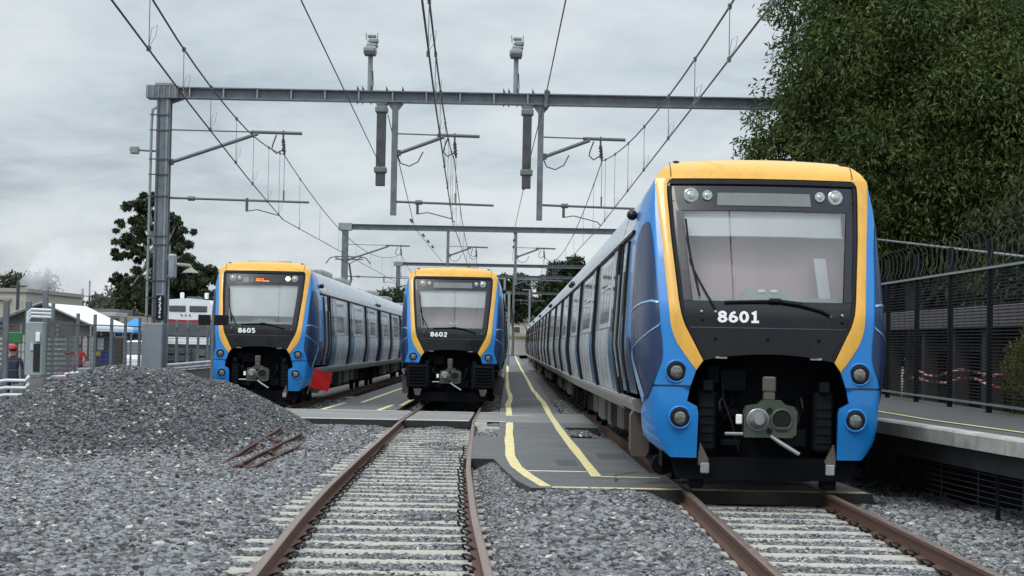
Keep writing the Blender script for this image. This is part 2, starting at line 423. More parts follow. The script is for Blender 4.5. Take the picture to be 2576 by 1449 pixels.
# stones: a few cheap shapes in a collection of their own, scattered over the bed
M_stone = mat('ballast_stone', (0.158, 0.160, 0.165), 0.85, 0, .4, 9.0, .4, 60, objrand=.85)
M_stone2 = mat('heap_stone', (0.098, 0.101, 0.107), 0.85, 0, .4, 9.0, .4, 60, objrand=.78)
def add_white(m):
    t = m.node_tree; n = t.nodes; l = t.links; p = n['Principled BSDF']
    src = p.inputs['Base Color'].links[0].from_socket
    oi = n.new('ShaderNodeObjectInfo'); mu = n.new('ShaderNodeMath'); mu.operation = 'MULTIPLY'; mu.inputs[1].default_value = 57.3
    fr = n.new('ShaderNodeMath'); fr.operation = 'FRACT'; gt = n.new('ShaderNodeMath'); gt.operation = 'GREATER_THAN'; gt.inputs[1].default_value = .982
    l.new(oi.outputs['Random'], mu.inputs[0]); l.new(mu.outputs[0], fr.inputs[0]); l.new(fr.outputs[0], gt.inputs[0])
    mx = n.new('ShaderNodeMix'); mx.data_type = 'RGBA'; l.new(gt.outputs[0], mx.inputs['Factor']); l.new(src, mx.inputs['A'])
    mx.inputs['B'].default_value = (.55, .53, .48, 1); l.new(mx.outputs['Result'], p.inputs['Base Color'])
add_white(M_stone); add_white(M_stone2)
stones = bpy.data.collections.new('stones'); stones2 = bpy.data.collections.new('heap_stones')
for k in range(7):
    bm = bmesh.new(); bmesh.ops.create_icosphere(bm, subdivisions=1, radius=1.0)
    rs = random.Random(k)
    sc = (rs.uniform(.85, 1.25), rs.uniform(.6, .9), rs.uniform(.42, .7))
    for v in bm.verts:
        n_ = v.co.normalized(); q = 1 + rs.uniform(-.26, .22)
        v.co = Vector((n_.x * sc[0], n_.y * sc[1], n_.z * sc[2])) * q
    sm = bpy.data.meshes.new('stone'); bm.to_mesh(sm); bm.free(); sm.materials.append(M_stone)
    so = bpy.data.objects.new('stone', sm); stones.objects.link(so)
    s2_ = sm.copy(); s2_.materials[0] = M_stone2; stones2.objects.link(bpy.data.objects.new('stone', s2_))

def scatter(obj, density, smin, smax, seed=1, attr='dens', coll=None):
    ng = bpy.data.node_groups.new('scatter_stones', 'GeometryNodeTree')
    ng.interface.new_socket('Geometry', in_out='INPUT', socket_type='NodeSocketGeometry'); ng.interface.new_socket('Geometry', in_out='OUTPUT', socket_type='NodeSocketGeometry')
    n = ng.nodes; l = ng.links
    gi = n.new('NodeGroupInput'); go = n.new('NodeGroupOutput')
    dp = n.new('GeometryNodeDistributePointsOnFaces'); dp.inputs['Seed'].default_value = seed
    na = n.new('GeometryNodeInputNamedAttribute'); na.data_type = 'FLOAT'; na.inputs['Name'].default_value = attr
    mu = n.new('ShaderNodeMath'); mu.operation = 'MULTIPLY'; mu.inputs[1].default_value = density
    l.new(na.outputs['Attribute'], mu.inputs[0]); l.new(mu.outputs[0], dp.inputs['Density']); l.new(gi.outputs[0], dp.inputs['Mesh'])
    ci = n.new('GeometryNodeCollectionInfo'); ci.inputs['Collection'].default_value = coll or stones; ci.inputs['Separate Children'].default_value = True; ci.inputs['Reset Children'].default_value = True
    ip = n.new('GeometryNodeInstanceOnPoints'); ip.inputs['Pick Instance'].default_value = True
    l.new(dp.outputs['Points'], ip.inputs['Points']); l.new(ci.outputs[0], ip.inputs['Instance'])
    rv = n.new('FunctionNodeRandomValue'); rv.data_type = 'FLOAT_VECTOR'; rv.inputs[0].default_value = (-.6, -.6, 0); rv.inputs[1].default_value = (.6, .6, 6.283)
    l.new(rv.outputs[0], ip.inputs['Rotation'])
    rf = n.new('FunctionNodeRandomValue'); rf.data_type = 'FLOAT'; rf.inputs[2].default_value = smin; rf.inputs[3].default_value = smax; rf.inputs['Seed'].default_value = 5
    l.new(rf.outputs[1], ip.inputs['Scale'])
    jg = n.new('GeometryNodeJoinGeometry'); l.new(gi.outputs[0], jg.inputs[0]); l.new(ip.outputs[0], jg.inputs[0]); l.new(jg.outputs[0], go.inputs[0])
    md = obj.modifiers.new('stones', 'NODES'); md.node_group = ng
scatter(ballast, 460.0, .021, .060); scatter(stone_heap, 560.0, .019, .052, 9, coll=stones2)
def track_ballast(T, y0, y1, ys0, right_cover, left_cover, seed):
    V = []; D = []; Fc = []; ny = int((y1 - y0) / .0685); nx_ = 28
    for j in range(ny + 1):
        y = y0 + j * .0685; xc_ = cx(T, y); hd = (cx(T, y + 1) - cx(T, y - 1)) / 2
        for i in range(nx_ + 1):
            xl = -1.40 + i * .1
            ph = ((y + xl * hd - ys0) / .685) % 1.0; ph = min(ph, 1 - ph) * .685
            pile = wob((xc_ + xl) * .55 + seed, y * .33) * .5 + wob(xl * 1.7, y * 1.1 + seed) * .5
            cover = 0.0
            if xl > right_cover: cover = min(1, (xl - right_cover) / .12)
            if xl < left_cover: cover = max(cover, min(1, (left_cover - xl) / .12))
            if pile > .60: cover = max(cover, min(1, (pile - .60) * 5))
            if ph < .105:
                z = -.185 + cover * .03; d = .02 + .98 * cover + (.03 if pile > .2 else 0)
            else:
                z = -.17 - .022 + .012 * wob(xl * 3, y * 3) + cover * .04; d = 1.0
            if abs(abs(xl) - .8375) < .13: z -= .03; d *= .55
            if T is RT and xl < -1.05 and y > 17: z += .11 * min(1, (-1.05 - xl) / .25) * min(1, (y - 17) / 3)
            if T is CT and xl > 1.0 and y > 17: z += .095 * min(1, (xl - 1.0) / .25) * min(1, (y - 17) / 3)
            V.append((xc_ + xl, y, railz(y) + z)); D.append(d)
    for j in range(ny):
        for i in range(nx_):
            q = j * (nx_ + 1) + i; xm_, ym_ = V[q][0] + .05, V[q][1]
            if in_asphalt(xm_, ym_): continue
            Fc.append((q, q + 1, q + nx_ + 2, q + nx_ + 1))
    me = bpy.data.meshes.new('track_ballast'); me.from_pydata(V, [], Fc); me.update(); me.materials.append(M_bed)
    a_ = me.attributes.new('dens', 'FLOAT', 'POINT'); a_.data.foreach_set('value', D)
    o = bpy.data.objects.new('track_ballast', me); COL.objects.link(o)
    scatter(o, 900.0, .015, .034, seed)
    return o
tag(track_ballast(CT, 8.0, 39.8, 8.3, .93, -1.34, 2), 'stones packed between the sleepers of the curved middle track', 'ballast', kind='stuff')
tag(track_ballast(RT, 8.0, 26, 8.6, .93, -.92, 3), 'stones packed between the sleepers of the nearest train\'s track', 'ballast', kind='stuff')

# ---- asphalt slabs
def slab(name, rows, m, top=-.012, th=.15, parent=None, step=2.0, dy=0.0):
    """rows: (Y, x0, x1), surface follows the rail level"""
    R_ = []
    for (ya, a0, a1), (yb, b0, b1) in zip(rows, rows[1:]):
        n = max(1, int((yb - ya) / step)) if yb - ya < 60 else 12
        for i in range(n):
            t = i / n; R_.append((ya + (yb - ya) * t, a0 + (b0 - a0) * t, a1 + (b1 - a1) * t))
    R_.append(rows[-1])
    b = MB()
    P = []
    for y, x0, x1 in R_:
        z = railz(y) + top
        P.append([(x0 - .03, y, z - th), (x0, y, z), (x1, y, z), (x1 + .03, y, z - th)])
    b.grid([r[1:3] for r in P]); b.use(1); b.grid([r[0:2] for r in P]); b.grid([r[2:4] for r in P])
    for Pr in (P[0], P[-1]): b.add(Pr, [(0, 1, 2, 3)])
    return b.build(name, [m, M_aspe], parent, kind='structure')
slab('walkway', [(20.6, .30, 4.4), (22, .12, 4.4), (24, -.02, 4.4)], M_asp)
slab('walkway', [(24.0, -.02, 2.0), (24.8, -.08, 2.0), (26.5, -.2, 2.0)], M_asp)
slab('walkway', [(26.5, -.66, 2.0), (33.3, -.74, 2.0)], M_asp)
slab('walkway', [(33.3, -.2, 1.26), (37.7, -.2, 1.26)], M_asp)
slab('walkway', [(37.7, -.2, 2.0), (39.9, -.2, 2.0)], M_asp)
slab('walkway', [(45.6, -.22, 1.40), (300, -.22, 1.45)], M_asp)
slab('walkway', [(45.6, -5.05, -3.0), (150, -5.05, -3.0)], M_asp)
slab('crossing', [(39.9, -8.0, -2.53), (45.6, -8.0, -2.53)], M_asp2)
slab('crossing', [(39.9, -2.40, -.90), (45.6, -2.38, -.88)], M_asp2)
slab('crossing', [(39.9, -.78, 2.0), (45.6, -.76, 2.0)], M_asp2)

def stripe(name, pts, w, m, off=-.007, wobble=.0, nseg=1.2):
    P = []; rr = random.Random(len(pts) * 7 + int(pts[0][1] * 10))
    path = []
    for (a, b), (c, d) in zip(pts, pts[1:]):
        n = max(1, int(math.hypot(c - a, d - b) / nseg)); n = min(n, 60)
        for i in range(n): path.append((a + (c - a) * i / n, b + (d - b) * i / n))
    path.append(pts[-1])
    for i, (x, y) in enumerate(path):
        j0, j1 = max(0, i - 1), min(len(path) - 1, i + 1)
        dx, dy = path[j1][0] - path[j0][0], path[j1][1] - path[j0][1]; l_ = math.hypot(dx, dy) or 1
        nx_, ny_ = dy / l_, -dx / l_
        k = wobble * rr.uniform(-1, 1)
        wa = w * (1 + rr.uniform(-.15, .15) * (wobble > 0))
        P.append([(x + k - nx_ * wa / 2, y - ny_ * wa / 2, railz(y) + off), (x + k + nx_ * wa / 2, y + ny_ * wa / 2, railz(y) + off)])
    b = MB(); b.grid(P); return b.build(name, m, kind='structure')
stripe('yellow_line', [(.05, 39.7), (.03, 34), (.045, 27.3), (.145, 24.8), (.30, 22.8), (.475, 20.85)], .15, M_ylw, wobble=.008)
stripe('yellow_line', [(.55, 20.75), (2.12, 20.75)], .17, M_ylw)
stripe('yellow_line', [(2.25, 20.75), (4.35, 20.75)], .17, M_ylw)
stripe('yellow_line', [(1.20, 22.95), (1.15, 33), (1.08, 43.5), (1.12, 55), (1.0, 70), (1.03, 90), (.97, 130), (.95, 270)], .15, M_ylw, wobble=.02, nseg=3)
stripe('yellow_line', [(1.27, 22.95), (2.05, 22.95)], .13, M_ylw)
stripe('yellow_line', [(.055, 43.6), (.0, 52), (.08, 60), (-.06, 80), (-.08, 100), (-.1, 150), (-.12, 270)], .15, M_ylw, wobble=.03, nseg=3)
stripe('yellow_line', [(-4.95, 45.7), (-4.84, 51)], .13, M_ylw); stripe('yellow_line', [(-4.4, 51.5), (-4.27, 75)], .13, M_ylw)
stripe('yellow_line', [(-3.46, 45.7), (-3.36, 50)], .13, M_ylw); stripe('yellow_line', [(-3.1, 49.5), (-3.1, 60)], .13, M_ylw)
for (x0, x1, y) in ((.25, 1.12, 24.0), (.42, 1.05, 58), (.12, .62, 43.7)):
    stripe('white_line', [(x0, y), (x1, y)], .15, M_wht)
for (x0, x1) in ((-7.9, -2.6), (-2.36, -.92), (-.74, -.05)):
    stripe('white_line', [(x0, 40.05), (x1, 40.05)], .22, M_wht); stripe('white_line', [(x0, 45.45), (x1, 45.45)], .18, M_wht)

for i, pts in enumerate(([(.95, 30.1), (1.25, 30.35), (1.5, 30.2), (1.98, 30.4)], [(1.4, 22.0), (1.5, 23.4), (1.85, 24.2)], [(.1, 36.5), (.5, 36.9), (.9, 36.6)])):
    stripe('asphalt_crack', pts, .035, mat('crack_black', (.02, .02, .02), .9), off=-.0095, wobble=.02, nseg=.2)
for i, (x0, y0, x1, y1) in enumerate(((.75, 25.2, 1.05, 26.6), (1.45, 27.0, 1.95, 28.4))):
    stripe('asphalt_patch', [((x0 + x1) / 2, y0), ((x0 + x1) / 2, y1)], x1 - x0, mat('patch_dark', (.075, .076, .078), .9, 0, .2, 5, .4, 90), off=-.0105)
# ---- tracks
def rail_profile():
    h = .035
    return [(-.07, -.17), (.07, -.17), (.07, -.158), (.012, -.145), (.010, -.05), (h, -.038), (h, -.006), (h - .008, 0), (-h + .008, 0), (-h, -.006), (-h, -.038), (-.010, -.05), (-.012, -.145), (-.07, -.158)]
sl = MB()
prof = [(-1.30, -.05), (-1.30, .0), (-1.25, .012), (-.55, .006), (.55, .006), (1.25, .012), (1.30, 0), (1.30, -.05)]
P = []
for yy, k in ((-.125, 1.0), (-.10, 1.0), (.10, 1.0), (.125, 1.0)):
    dz = -.02 if abs(yy) > .11 else 0
    P.append([(x, yy, z - .012 + dz) for x, z in prof])
sl.grid(P); sl.add(P[0], [tuple(range(8))]); sl.add(P[-1], [tuple(range(8))])
sleeper_me = sl.data('sleeper', M_slp)
cl = MB()
arc = [(.0 + .055 * math.cos(a), .05 * math.sin(a)) for a in [R(x) for x in (-60, -20, 20, 60, 110, 160, 200, 240)]]
cl.tube([(p[0] + .09, -.05 + .012 * i, .035 + .032 * math.sin(i * .8) + p[1] * .5) for i, p in enumerate(arc)], .014, 5)
cl.box(.02, .10, -.045, .045, -.004, .03)
cl.v = [(x, y * .85, z * .75) for x, y, z in cl.v]
clip_me = cl.data('rail_clip', M_clip)
def track(T, y0, y1, label, sleepers, clips_to=0):
    t = empty('railway_track', (0, 0, 0), label=label, cat='railway track')
    ysr = list(np.arange(y0, min(y1, 60), 1.0)) + list(np.arange(60, y1 + .1, 10.0))
    ysr = [y for y in ysr if y <= y1]
    for s in (-1, 1):
        b = MB(); P = []
        for y in ysr:
            y = float(y); xc_ = cx(T, y) + s * .8375
            P.append([(xc_ + p[0], y, railz(y) + p[1]) for p in rail_profile()])
        b.grid(P, True)
        o = b.build('rail', [M_rail, M_rtop], t, smooth=True, angle=40)
        for pl in o.data.polygons:
            if abs(pl.center.z - railz(pl.center.y)) < .004: pl.material_index = 1
    y = sleepers[0]; rr = random.Random(3)
    while y < sleepers[1]:
        x = cx(T, y); hd = math.atan((cx(T, y + 1) - cx(T, y - 1)) / 2)
        if not (T is CT and 39.6 < y < 46):
            s_ = link('sleeper', sleeper_me, t, (x + rr.uniform(-.02, .02), y, railz(y) - .17 + rr.uniform(-.006, .004)), (0, rr.uniform(-.004, .004), -hd))
            if y < clips_to:
                for s in (-1, 1):
                    link('rail_clip', clip_me, s_, (s * .8375, 0, 0), (0, 0, 0 if s < 0 else math.pi))
        y += .685
    return t
track(CT, 6, 200, 'rusty curved railway track running to the middle train', (8.3, 38.5), 32)
track(RT, 6, 200, 'rusty railway track running under the nearest train', (8.6, 26), 20)
track(LT, 42, 200, 'railway track under the train with the red flag', (46.2, 62))
# offcuts of rail lying by the heap
for i, (x, y0, y1, lab) in enumerate(((-3.95, 24.2, 31.8, 'long rusty rail offcut lying in the stones, the middle one'), (-3.74, 24.1, 30.0, 'rusty rail offcut lying nearest to the curved track'), (-4.25, 26.0, 31.2, 'rusty rail offcut lying nearest to the stone heap'))):
    b = MB(); P = []
    for k in range(8):
        y = y0 + (y1 - y0) * k / 7; x_ = x + (k / 7 - .5) * .25; z = (bz(x, y0) + (bz(x, y1) - bz(x, y0)) * k / 7) + .030 + .012 * (k % 2)
        P.append([(x_ + p[0] * .75, y, z + p[1] * .42) for p in rail_profile()])
    b.grid(P, True); b.add(P[0], [tuple(range(14))]); b.add(P[-1], [tuple(range(14))])
    b.build('rail_offcut', mat('old_rust', (.085, .038, .026), .85, 0, .35, 20, .4, 60), label=lab, cat='rail', group='rail offcuts in the ballast')
for i, (yy, xx) in enumerate(((25.3, -3.85), (28.1, -3.80), (29.7, -4.05))):
    b = MB(); b.bbox(-.12, .14, -.05, .05, 0, .06, .015); b.bbox(-.1, -.04, -.08, .08, .055, .09, .01)
    b.build('rail_chair', M_rail, loc=(xx, yy, bz(xx, yy) + .0), label=('rusty clamp between the rail offcuts, the nearest', 'rusty clamp midway along the rail offcuts', 'rusty clamp at the far end of the rail offcuts')[i], cat='clamp', group='clamps on the rail offcuts')
# small white sign and marker beside the walkway
r_ = empty('ground_marker', (-.58, 37.4, bz(-.5, 37)), label='small white T-shaped marker in the stones by the crossing', cat='marker')
b = MB(); b.bbox(-.13, .13, -.01, .01, .20, .30, .008); b.build('head_plate', M_wht, r_)
b = MB(); b.prism([(-.09, .20), (.09, .20), (.035, .0), (-.035, .0)], 'y', -.008, .008); b.build('stem', M_wht, r_)
r_ = empty('ground_plate', (-.34, 36.0, bz(-.3, 36.4)), label='small white lettered plate lying in stones by the walkway', cat='plate')
b = MB(); b.bbox(-.17, .17, -.012, .012, .03, .16, .008); b.build('plate', M_wht, r_)
b = MB(); b.box(-.13, -.03, -.016, -.0125, .07, .12); b.box(.02, .13, -.016, -.0125, .07, .12); b.build('printed_mark', mat('print_grey', (.35, .38, .42), .6), r_)
# ================================================================== TRAINS
WID = [(.41, 1.22), (.6, 1.38), (.8, 1.42), (1.0, 1.42), (1.25, 1.46), (1.55, 1.51), (1.75, 1.525), (2.0, 1.517), (2.6, 1.487), (3.17, 1.45), (3.32, 1.435), (3.45, 1.40), (3.58, 1.345), (3.72, 1.25), (3.80, 1.16), (3.86, 1.05), (3.91, .88), (3.93, .78)]
INN = [(1.55, .762), (1.77, .873), (1.975, .978), (2.10, 1.015), (2.21, 1.035), (2.97, 1.106), (3.5, 1.135), (3.60, 1.13), (3.645, 1.10), (3.67, 1.06)]
OUT = [(1.44, .84), (1.60, .955), (1.77, 1.07), (1.89, 1.112), (1.975, 1.133), (2.21, 1.152), (2.97, 1.21), (3.4, 1.25), (3.58, 1.262), (3.67, 1.25), (3.76, 1.19), (3.84, 1.09), (3.90, .92), (3.93, .76)]
XC = [(.41, 1.12), (.6, 1.22), (.9, 1.27), (1.25, 1.29), (3.3, 1.305), (3.58, 1.29), (3.67, 1.26), (3.76, 1.195), (3.84, 1.095), (3.90, .925), (3.93, .765)]
RAKE = [(.41, .10), (.9, .0), (1.5, .02), (2.0, .07), (2.6, .17), (3.2, .285), (3.67, .385), (3.76, .43), (3.84, .52), (3.90, .68), (3.93, .95)]
BE = [(.41, .815), (.95, .81), (1.03, .83), (1.08, .94), (1.247, .905), (1.44, .84)]
WID = [(z, x - .018) for z, x in WID]; XC = [(z, x - .018 if z < 3.6 else x) for z, x in XC]
w_ = lambda z: interp(WID, z)
def rake(z): return (interp(RAKE, z - .16) + interp(RAKE, z - .08) + interp(RAKE, z) + interp(RAKE, z + .08) + interp(RAKE, z + .16)) / 5 if z < 3.5 else interp(RAKE, z)
def F(x, z): return rake(z) + .17 * (abs(x) / 1.25) ** 2.2
def edge(z):
    return interp(OUT, z) if z > 1.44 else interp(BE, z)
def surf(s, t, z, off=0.0):
    """cab skin: t<0 face from the yellow/black edge to the corner, 0..1 round the corner, >1 straight side (1 per metre)"""
    xc = interp(XC, z); w = w_(z)
    if t <= 0:
        e0 = edge(z); x = e0 + (xc - e0) * (t + 1); return (s * x, F(x, z) - off, z)
    Lc = 1.05
    q = min(t, 1.0); x = xc + (w - xc) * math.sin(q * math.pi / 2); y = F(xc, z) + Lc * (1 - math.cos(q * math.pi / 2))
    nx_, ny_ = math.sin(q * math.pi / 2), -math.cos(q * math.pi / 2)
    if t > 1: y += t - 1
    return (s * (x + off * max(nx_, .3)), y + off * ny_, z)
def zr(a, b, n): return [a + (b - a) * i / n for i in range(n + 1)]
def fpatch(b, rows, n=12, off=0.0, bow=None):
    P = []
    for z, x0, x1 in rows:
        r = []
        for j in range(n + 1):
            x = x0 + (x1 - x0) * j / n; zz = z + (bow(x) if bow else 0)
            r.append((x, F(x, zz) + off, zz))
        P.append(r)
    b.grid(P); return b
def disc(b, c, r, n=20, off=0.0, r2=None, depth=0.0):
    """disc (or dished ring) facing -y"""
    v = [(c[0] + r * math.cos(2 * math.pi * k / n), c[1] + off, c[2] + r * math.sin(2 * math.pi * k / n)) for k in range(n)]
    if r2 is None: return b.add(v, [tuple(range(n))])
    v += [(c[0] + r2 * math.cos(2 * math.pi * k / n), c[1] + off + depth, c[2] + r2 * math.sin(2 * math.pi * k / n)) for k in range(n)]
    return b.add(v, [(k, (k + 1) % n, n + (k + 1) % n, n + k) for k in range(n)])
def torus(b, c, R0, r, n=22, m=8):
    return b.tube([(c[0] + R0 * math.cos(2 * math.pi * k / n), c[1], c[2] + R0 * math.sin(2 * math.pi * k / n)) for k in range(n)], r, m, closed=True)

Y_CAB = 4.15
def side_solid(b, s, y0, y1, zs, off):
    """strip standing proud of the side with its own edges"""
    for_y = [y0, y0, y1, y1]; offs = [0.0, off, off, 0.0]
    b.grid([[(s * (w_(z) + o), y, z) for y, o in zip(for_y, offs)] for z in zs]); return b
def make_cab(t, fairing=True, lit=False, blind=0.28, number='8601'):
    # blue skin
    rows = [1.262] + zr(1.33, 1.44, 1) + zr(1.5, 3.5, 16) + [3.58, 3.64, 3.67, 3.72, 3.76, 3.80, 3.84, 3.87, 3.90, 3.93]
    ts = [-1, -.66, -.33, 0, .12, .25, .38, .5, .62, .75, .88, 1.0, 1.4, 2.2, 3.2]
    for s in (-1, 1):
        b = MB(); P = []
        for z in rows:
            r = [surf(s, tt, z) for tt in ts]
            r.append((s * w_(z), Y_CAB, z)); P.append(r)
        b.grid(P)
        # inner return edges so that the shell shows thickness at the mouth
        P = []
        for z in [1.262, 1.33, 1.44]:
            x, y, _ = surf(s, -1, z); P.append([(x, y, z), (x + s * .01, y + .12, z)])
        b.grid(P)
        o = b.build('cab_side_shell', [M_blue, M_side], t, smooth=True, angle=50)
        for pl in o.data.polygons:
            if pl.center.y > 2.4 or (pl.center.y > 1.9 and pl.center.z > 3.2): pl.material_index = 1
        for yq_ in (2.72, 3.80):
            b = MB(); side_solid(b, s, yq_, yq_ + .10, [1.1, 1.3, 1.55, 1.75, 2.1, 2.6, 3.1], .03); b.build('door_gasket', M_rub, t)
        b = MB(); b.grid([[(s * x, yy_, z_) for yy_ in (1.45, Y_CAB)] for x, z_ in ((w_(1.1) + .004, 1.06), (1.475, 1.05), (1.475, 1.0), (1.43, .90), (1.3, .86))]); b.add([(s * x, 1.45, z_) for x, z_ in ((w_(1.1) + .004, 1.06), (1.475, 1.05), (1.475, 1.0), (1.43, .90), (1.3, .86), (1.2, 1.06))], [(0, 1, 2, 3, 4, 5)]); b.build('side_sill', M_sill, t)
        # yellow band down the edge of the face
        b = MB(); P = []
        for z in zr(1.44, 1.55, 3) + zr(1.6, 3.6, 28) + [3.645, 3.67]:
            x1 = interp(OUT, z) + .002; x0 = interp(INN, z) if z >= 1.55 else .84 + (.762 - .84) * (z - 1.44) / .11
            if z < 1.45: x0 = x1 - .004
            r = []
            for k in range(5):
                x = x0 + (x1 - x0) * k / 4; r.append((s * x, F(x, z) - .010 - .006 * math.sin(k / 4 * math.pi), z))
            r.insert(0, (s * x0, F(x0, z) + .03, z)); r.append((s * x1, F(x1, z) + .006, z)); P.append(r)
        b.grid(P); b.build('yellow_band', M_yel, t, smooth=True, angle=60)
        # navy film and pale line on the corner
        b = MB()
        rowsn = [(3.16, .30, .40), (3.12, .22, .58), (3.0, .14, .80), (2.8, .08, .92), (2.4, .0, 1.02), (2.0, -.14, 1.10), (1.80, -.22, 1.10), (1.60, -.16, .98), (1.45, -.02, .88), (1.30, .16, .80), (1.18, .32, .74), (1.08, .52, .64)]
        P = []
        rz_ = [q[0] for q in reversed(rowsn)]; T0 = [(q[0], q[1]) for q in reversed(rowsn)]; T1_ = [(q[0], q[2]) for q in reversed(rowsn)]
        for z in sorted(set(zr(1.08, 3.16, 34) + [3.12, 3.14])):
            t0, t1 = interp(T0, z), interp(T1_, z); P.append([surf(s, t0 + (t1 - t0) * k / 14, z, .013) for k in range(15)])
        b.grid(P); b.build('navy_film', M_navy, t, smooth=True)
        b = MB(); P = []
        for z, t0, t1 in [(1.84, 1.55, 1.6), (1.72, 1.25, 1.9), (1.55, 1.15, 2.2), (1.35, 1.08, 2.2), (1.12, .95, 2.2)]:
            P.append([surf(s, t0 + (t1 - t0) * k / 8, z, .013) for k in range(9)])
        b.grid(P); b.build('navy_film', M_navy, t, smooth=True)
        b = MB()
        for pts, wd in (([(2.22, -.06), (2.24, .2), (2.22, .5), (2.18, .8), (2.12, 1.12)], .012), ([(1.98, -.14), (1.90, .2), (1.80, .5), (1.66, .92)], .012), ([(1.66, .93), (1.45, .86), (1.25, .74), (1.08, .62)], .05)):
            P = []
            for (z, tt), (z2, t2) in zip(pts, pts[1:] + pts[-1:]):
                for k in range(4 if (z2, t2) != (z, tt) else 1):
                    zz, t_ = z + (z2 - z) * k / 4, tt + (t2 - tt) * k / 4; P.append([surf(s, t_ - wd * 1.2, zz + wd, .022), surf(s, t_ + wd * 1.2, zz - wd, .022)])
            b.grid(P)
        b.build('pale_line', M_lblue, t)
        # lamps
        for (lx, lz, need) in ((1.065, 1.42, True), (1.018, .888, fairing)):
            if not need: continue
            y = F(lx, lz)
            l = MB(); torus(l, (s * lx, y - .012, lz), (.125), .016); lb = l.build('lamp_bezel', M_blue, t, smooth=True, angle=80)
            l = MB(); disc(l, (s * lx, y - .022, lz), .115, r2=.088, depth=-.004, n=24); torus(l, (s * lx, y - .028, lz), .088, .012, m=6); l.build('rubber_ring', M_rub, lb, smooth=True)
            l = MB(); l.ball((s * lx, y - .014, lz), .083, 16, 8, (1, .28, 1)); l.build('lens', M_lens, lb, smooth=True)
        # cab side door with handrail
        b = MB(); P = []
        for z in (1.12, 1.3, 1.55, 1.75, 2.1, 2.6, 3.08): P.append([(s * (w_(z) + .012), y, z) for y in (2.95, 3.72)])
        b.grid(P); dr = b.build('cab_door', M_sblue, t, smooth=True)
        b = MB(); P = [[(s * (w_(z) + .018), y, z) for y in (3.08, 3.58)] for z in (2.15, 2.6, 2.98)]
        b.grid(P); b.build('window', M_pane, dr)
        for y in (2.84, 3.82):
            b = MB(); b.tube([(s * (w_(1.3) + .05), y, 1.3), (s * (w_(1.75) + .06), y, 1.75), (s * (w_(2.7) + .05), y, 2.7)], .017, 6); b.build('handrail', M_lsteel, dr, smooth=True)
        b = MB(); b.ball((s * (w_(3.3) + .05), 1.9, 3.36), .07, 10, 6); b.cyl((s * (w_(3.3) - .02), 1.9, 3.36), (s * (w_(3.3) + .05), 1.9, 3.36), .03); b.build('camera_pod', M_blk, t, smooth=True)
        # lower fairing
        if fairing:
            b = MB(); P = []
            tl = [-1, -.6, -.2, 0, .15, .3, .45, .6, .78]
            for z in (.42, .50, .62, .8, .95, 1.02, 1.08, 1.16, 1.238):
                r = []
                for k, tt in enumerate(tl):
                    te = min(.78, .52 + .26 * max(0, (1.24 - z) / .25)) if z > 1.0 else .86
                    zb = z + (max(0, tt) ** 1.3) * .30 * max(0, (.95 - z) / .53)
                    r.append(surf(s, tt if tt < 0 else tt / .78 * te, zb))
                P.append(r)
            b.grid(P)
            P = [[surf(s, -1, z), (surf(s, -1, z)[0] + s * .015, surf(s, -1, z)[1] + .14, z)] for z in (.42, .8, .95, 1.02, 1.08, 1.238)]
            b.grid(P)
            P = [[surf(s, tt if tt < 0 else tt / .78 * .86, .42 + (max(0, tt) ** 1.3) * .30), (surf(s, tt, .42)[0] * .93, surf(s, tt, .42)[1] + .2, .42 + (max(0, tt) ** 1.3) * .30)] for tt in tl]
            b.grid(P)
            fo = b.build('lower_fairing', M_blue, t, smooth=True, angle=50)
            b = MB(); xx = .795 * s
            b.prism([(xx, .46), (xx + s * .0 - s * .02, .60), (xx - s * .12, .40), (xx - s * .10, .34), (xx, .34)], 'y', .12, .20)
            b.build('guard_bracket', M_boxb, t)
            b = MB(); b.bbox(min(xx - s * .02, xx - s * .12), max(xx - s * .02, xx - s * .12), .06, .10, .25, .37, .01); b.build('bracket_plate', M_conc, t)
        else:
            b = MB(); x0, x1 = sorted((s * .62, s * 1.25)); b.bbox(x0, x1, .12, .8, .55, 1.2, .03); bo = b.build('louvred_box', M_boxd, t)
            for k in range(6):
                b = MB(); z = .64 + k * .09; b.add([(x0 + .08, .115, z), (x1 - .08, .115, z), (x1 - .08, .075, z + .045), (x0 + .08, .075, z + .045), (x1 - .08, .115, z + .06), (x0 + .08, .115, z + .06)], [(0, 1, 2, 3), (3, 2, 4, 5)]); b.build('louvre', M_boxd, bo)
            b = MB(); xx = s * .93; b.prism([(xx - .12, .52), (xx + .12, .52), (xx + .06, .33), (xx - .06, .33)], 'y', .1, .14); b.build('guard_bracket', M_boxb, t)
        # seam between shell and fairing
        b = MB(); P = []
        for k in range(12):
            tt = -1 + 1.6 * k / 11
            P.append([surf(s, tt, 1.236, -.004), surf(s, tt, 1.264, -.004)])
        b.grid(P); b.build('body_seam', M_navy, t)
    # yellow hood
    b = MB(); P = []
    for z in (3.665, 3.69, 3.72, 3.76, 3.80, 3.84, 3.87, 3.90, 3.918, 3.93):
        xw = interp(OUT, z) + .006
        r = []
        for k in range(21):
            u = -1 + 2 * k / 20; x = u * xw
            r.append((x, F(x, z) - .008, z + .022 * (1 - u * u) * (z - 3.66) / .27 + .0))
        P.append(r)
    P.insert(0, [(x, y + .05, z - .002) for x, y, z in P[0]])
    b.grid(P)
    hood = b.build('roof_hood', M_yel, t, smooth=True, angle=60)
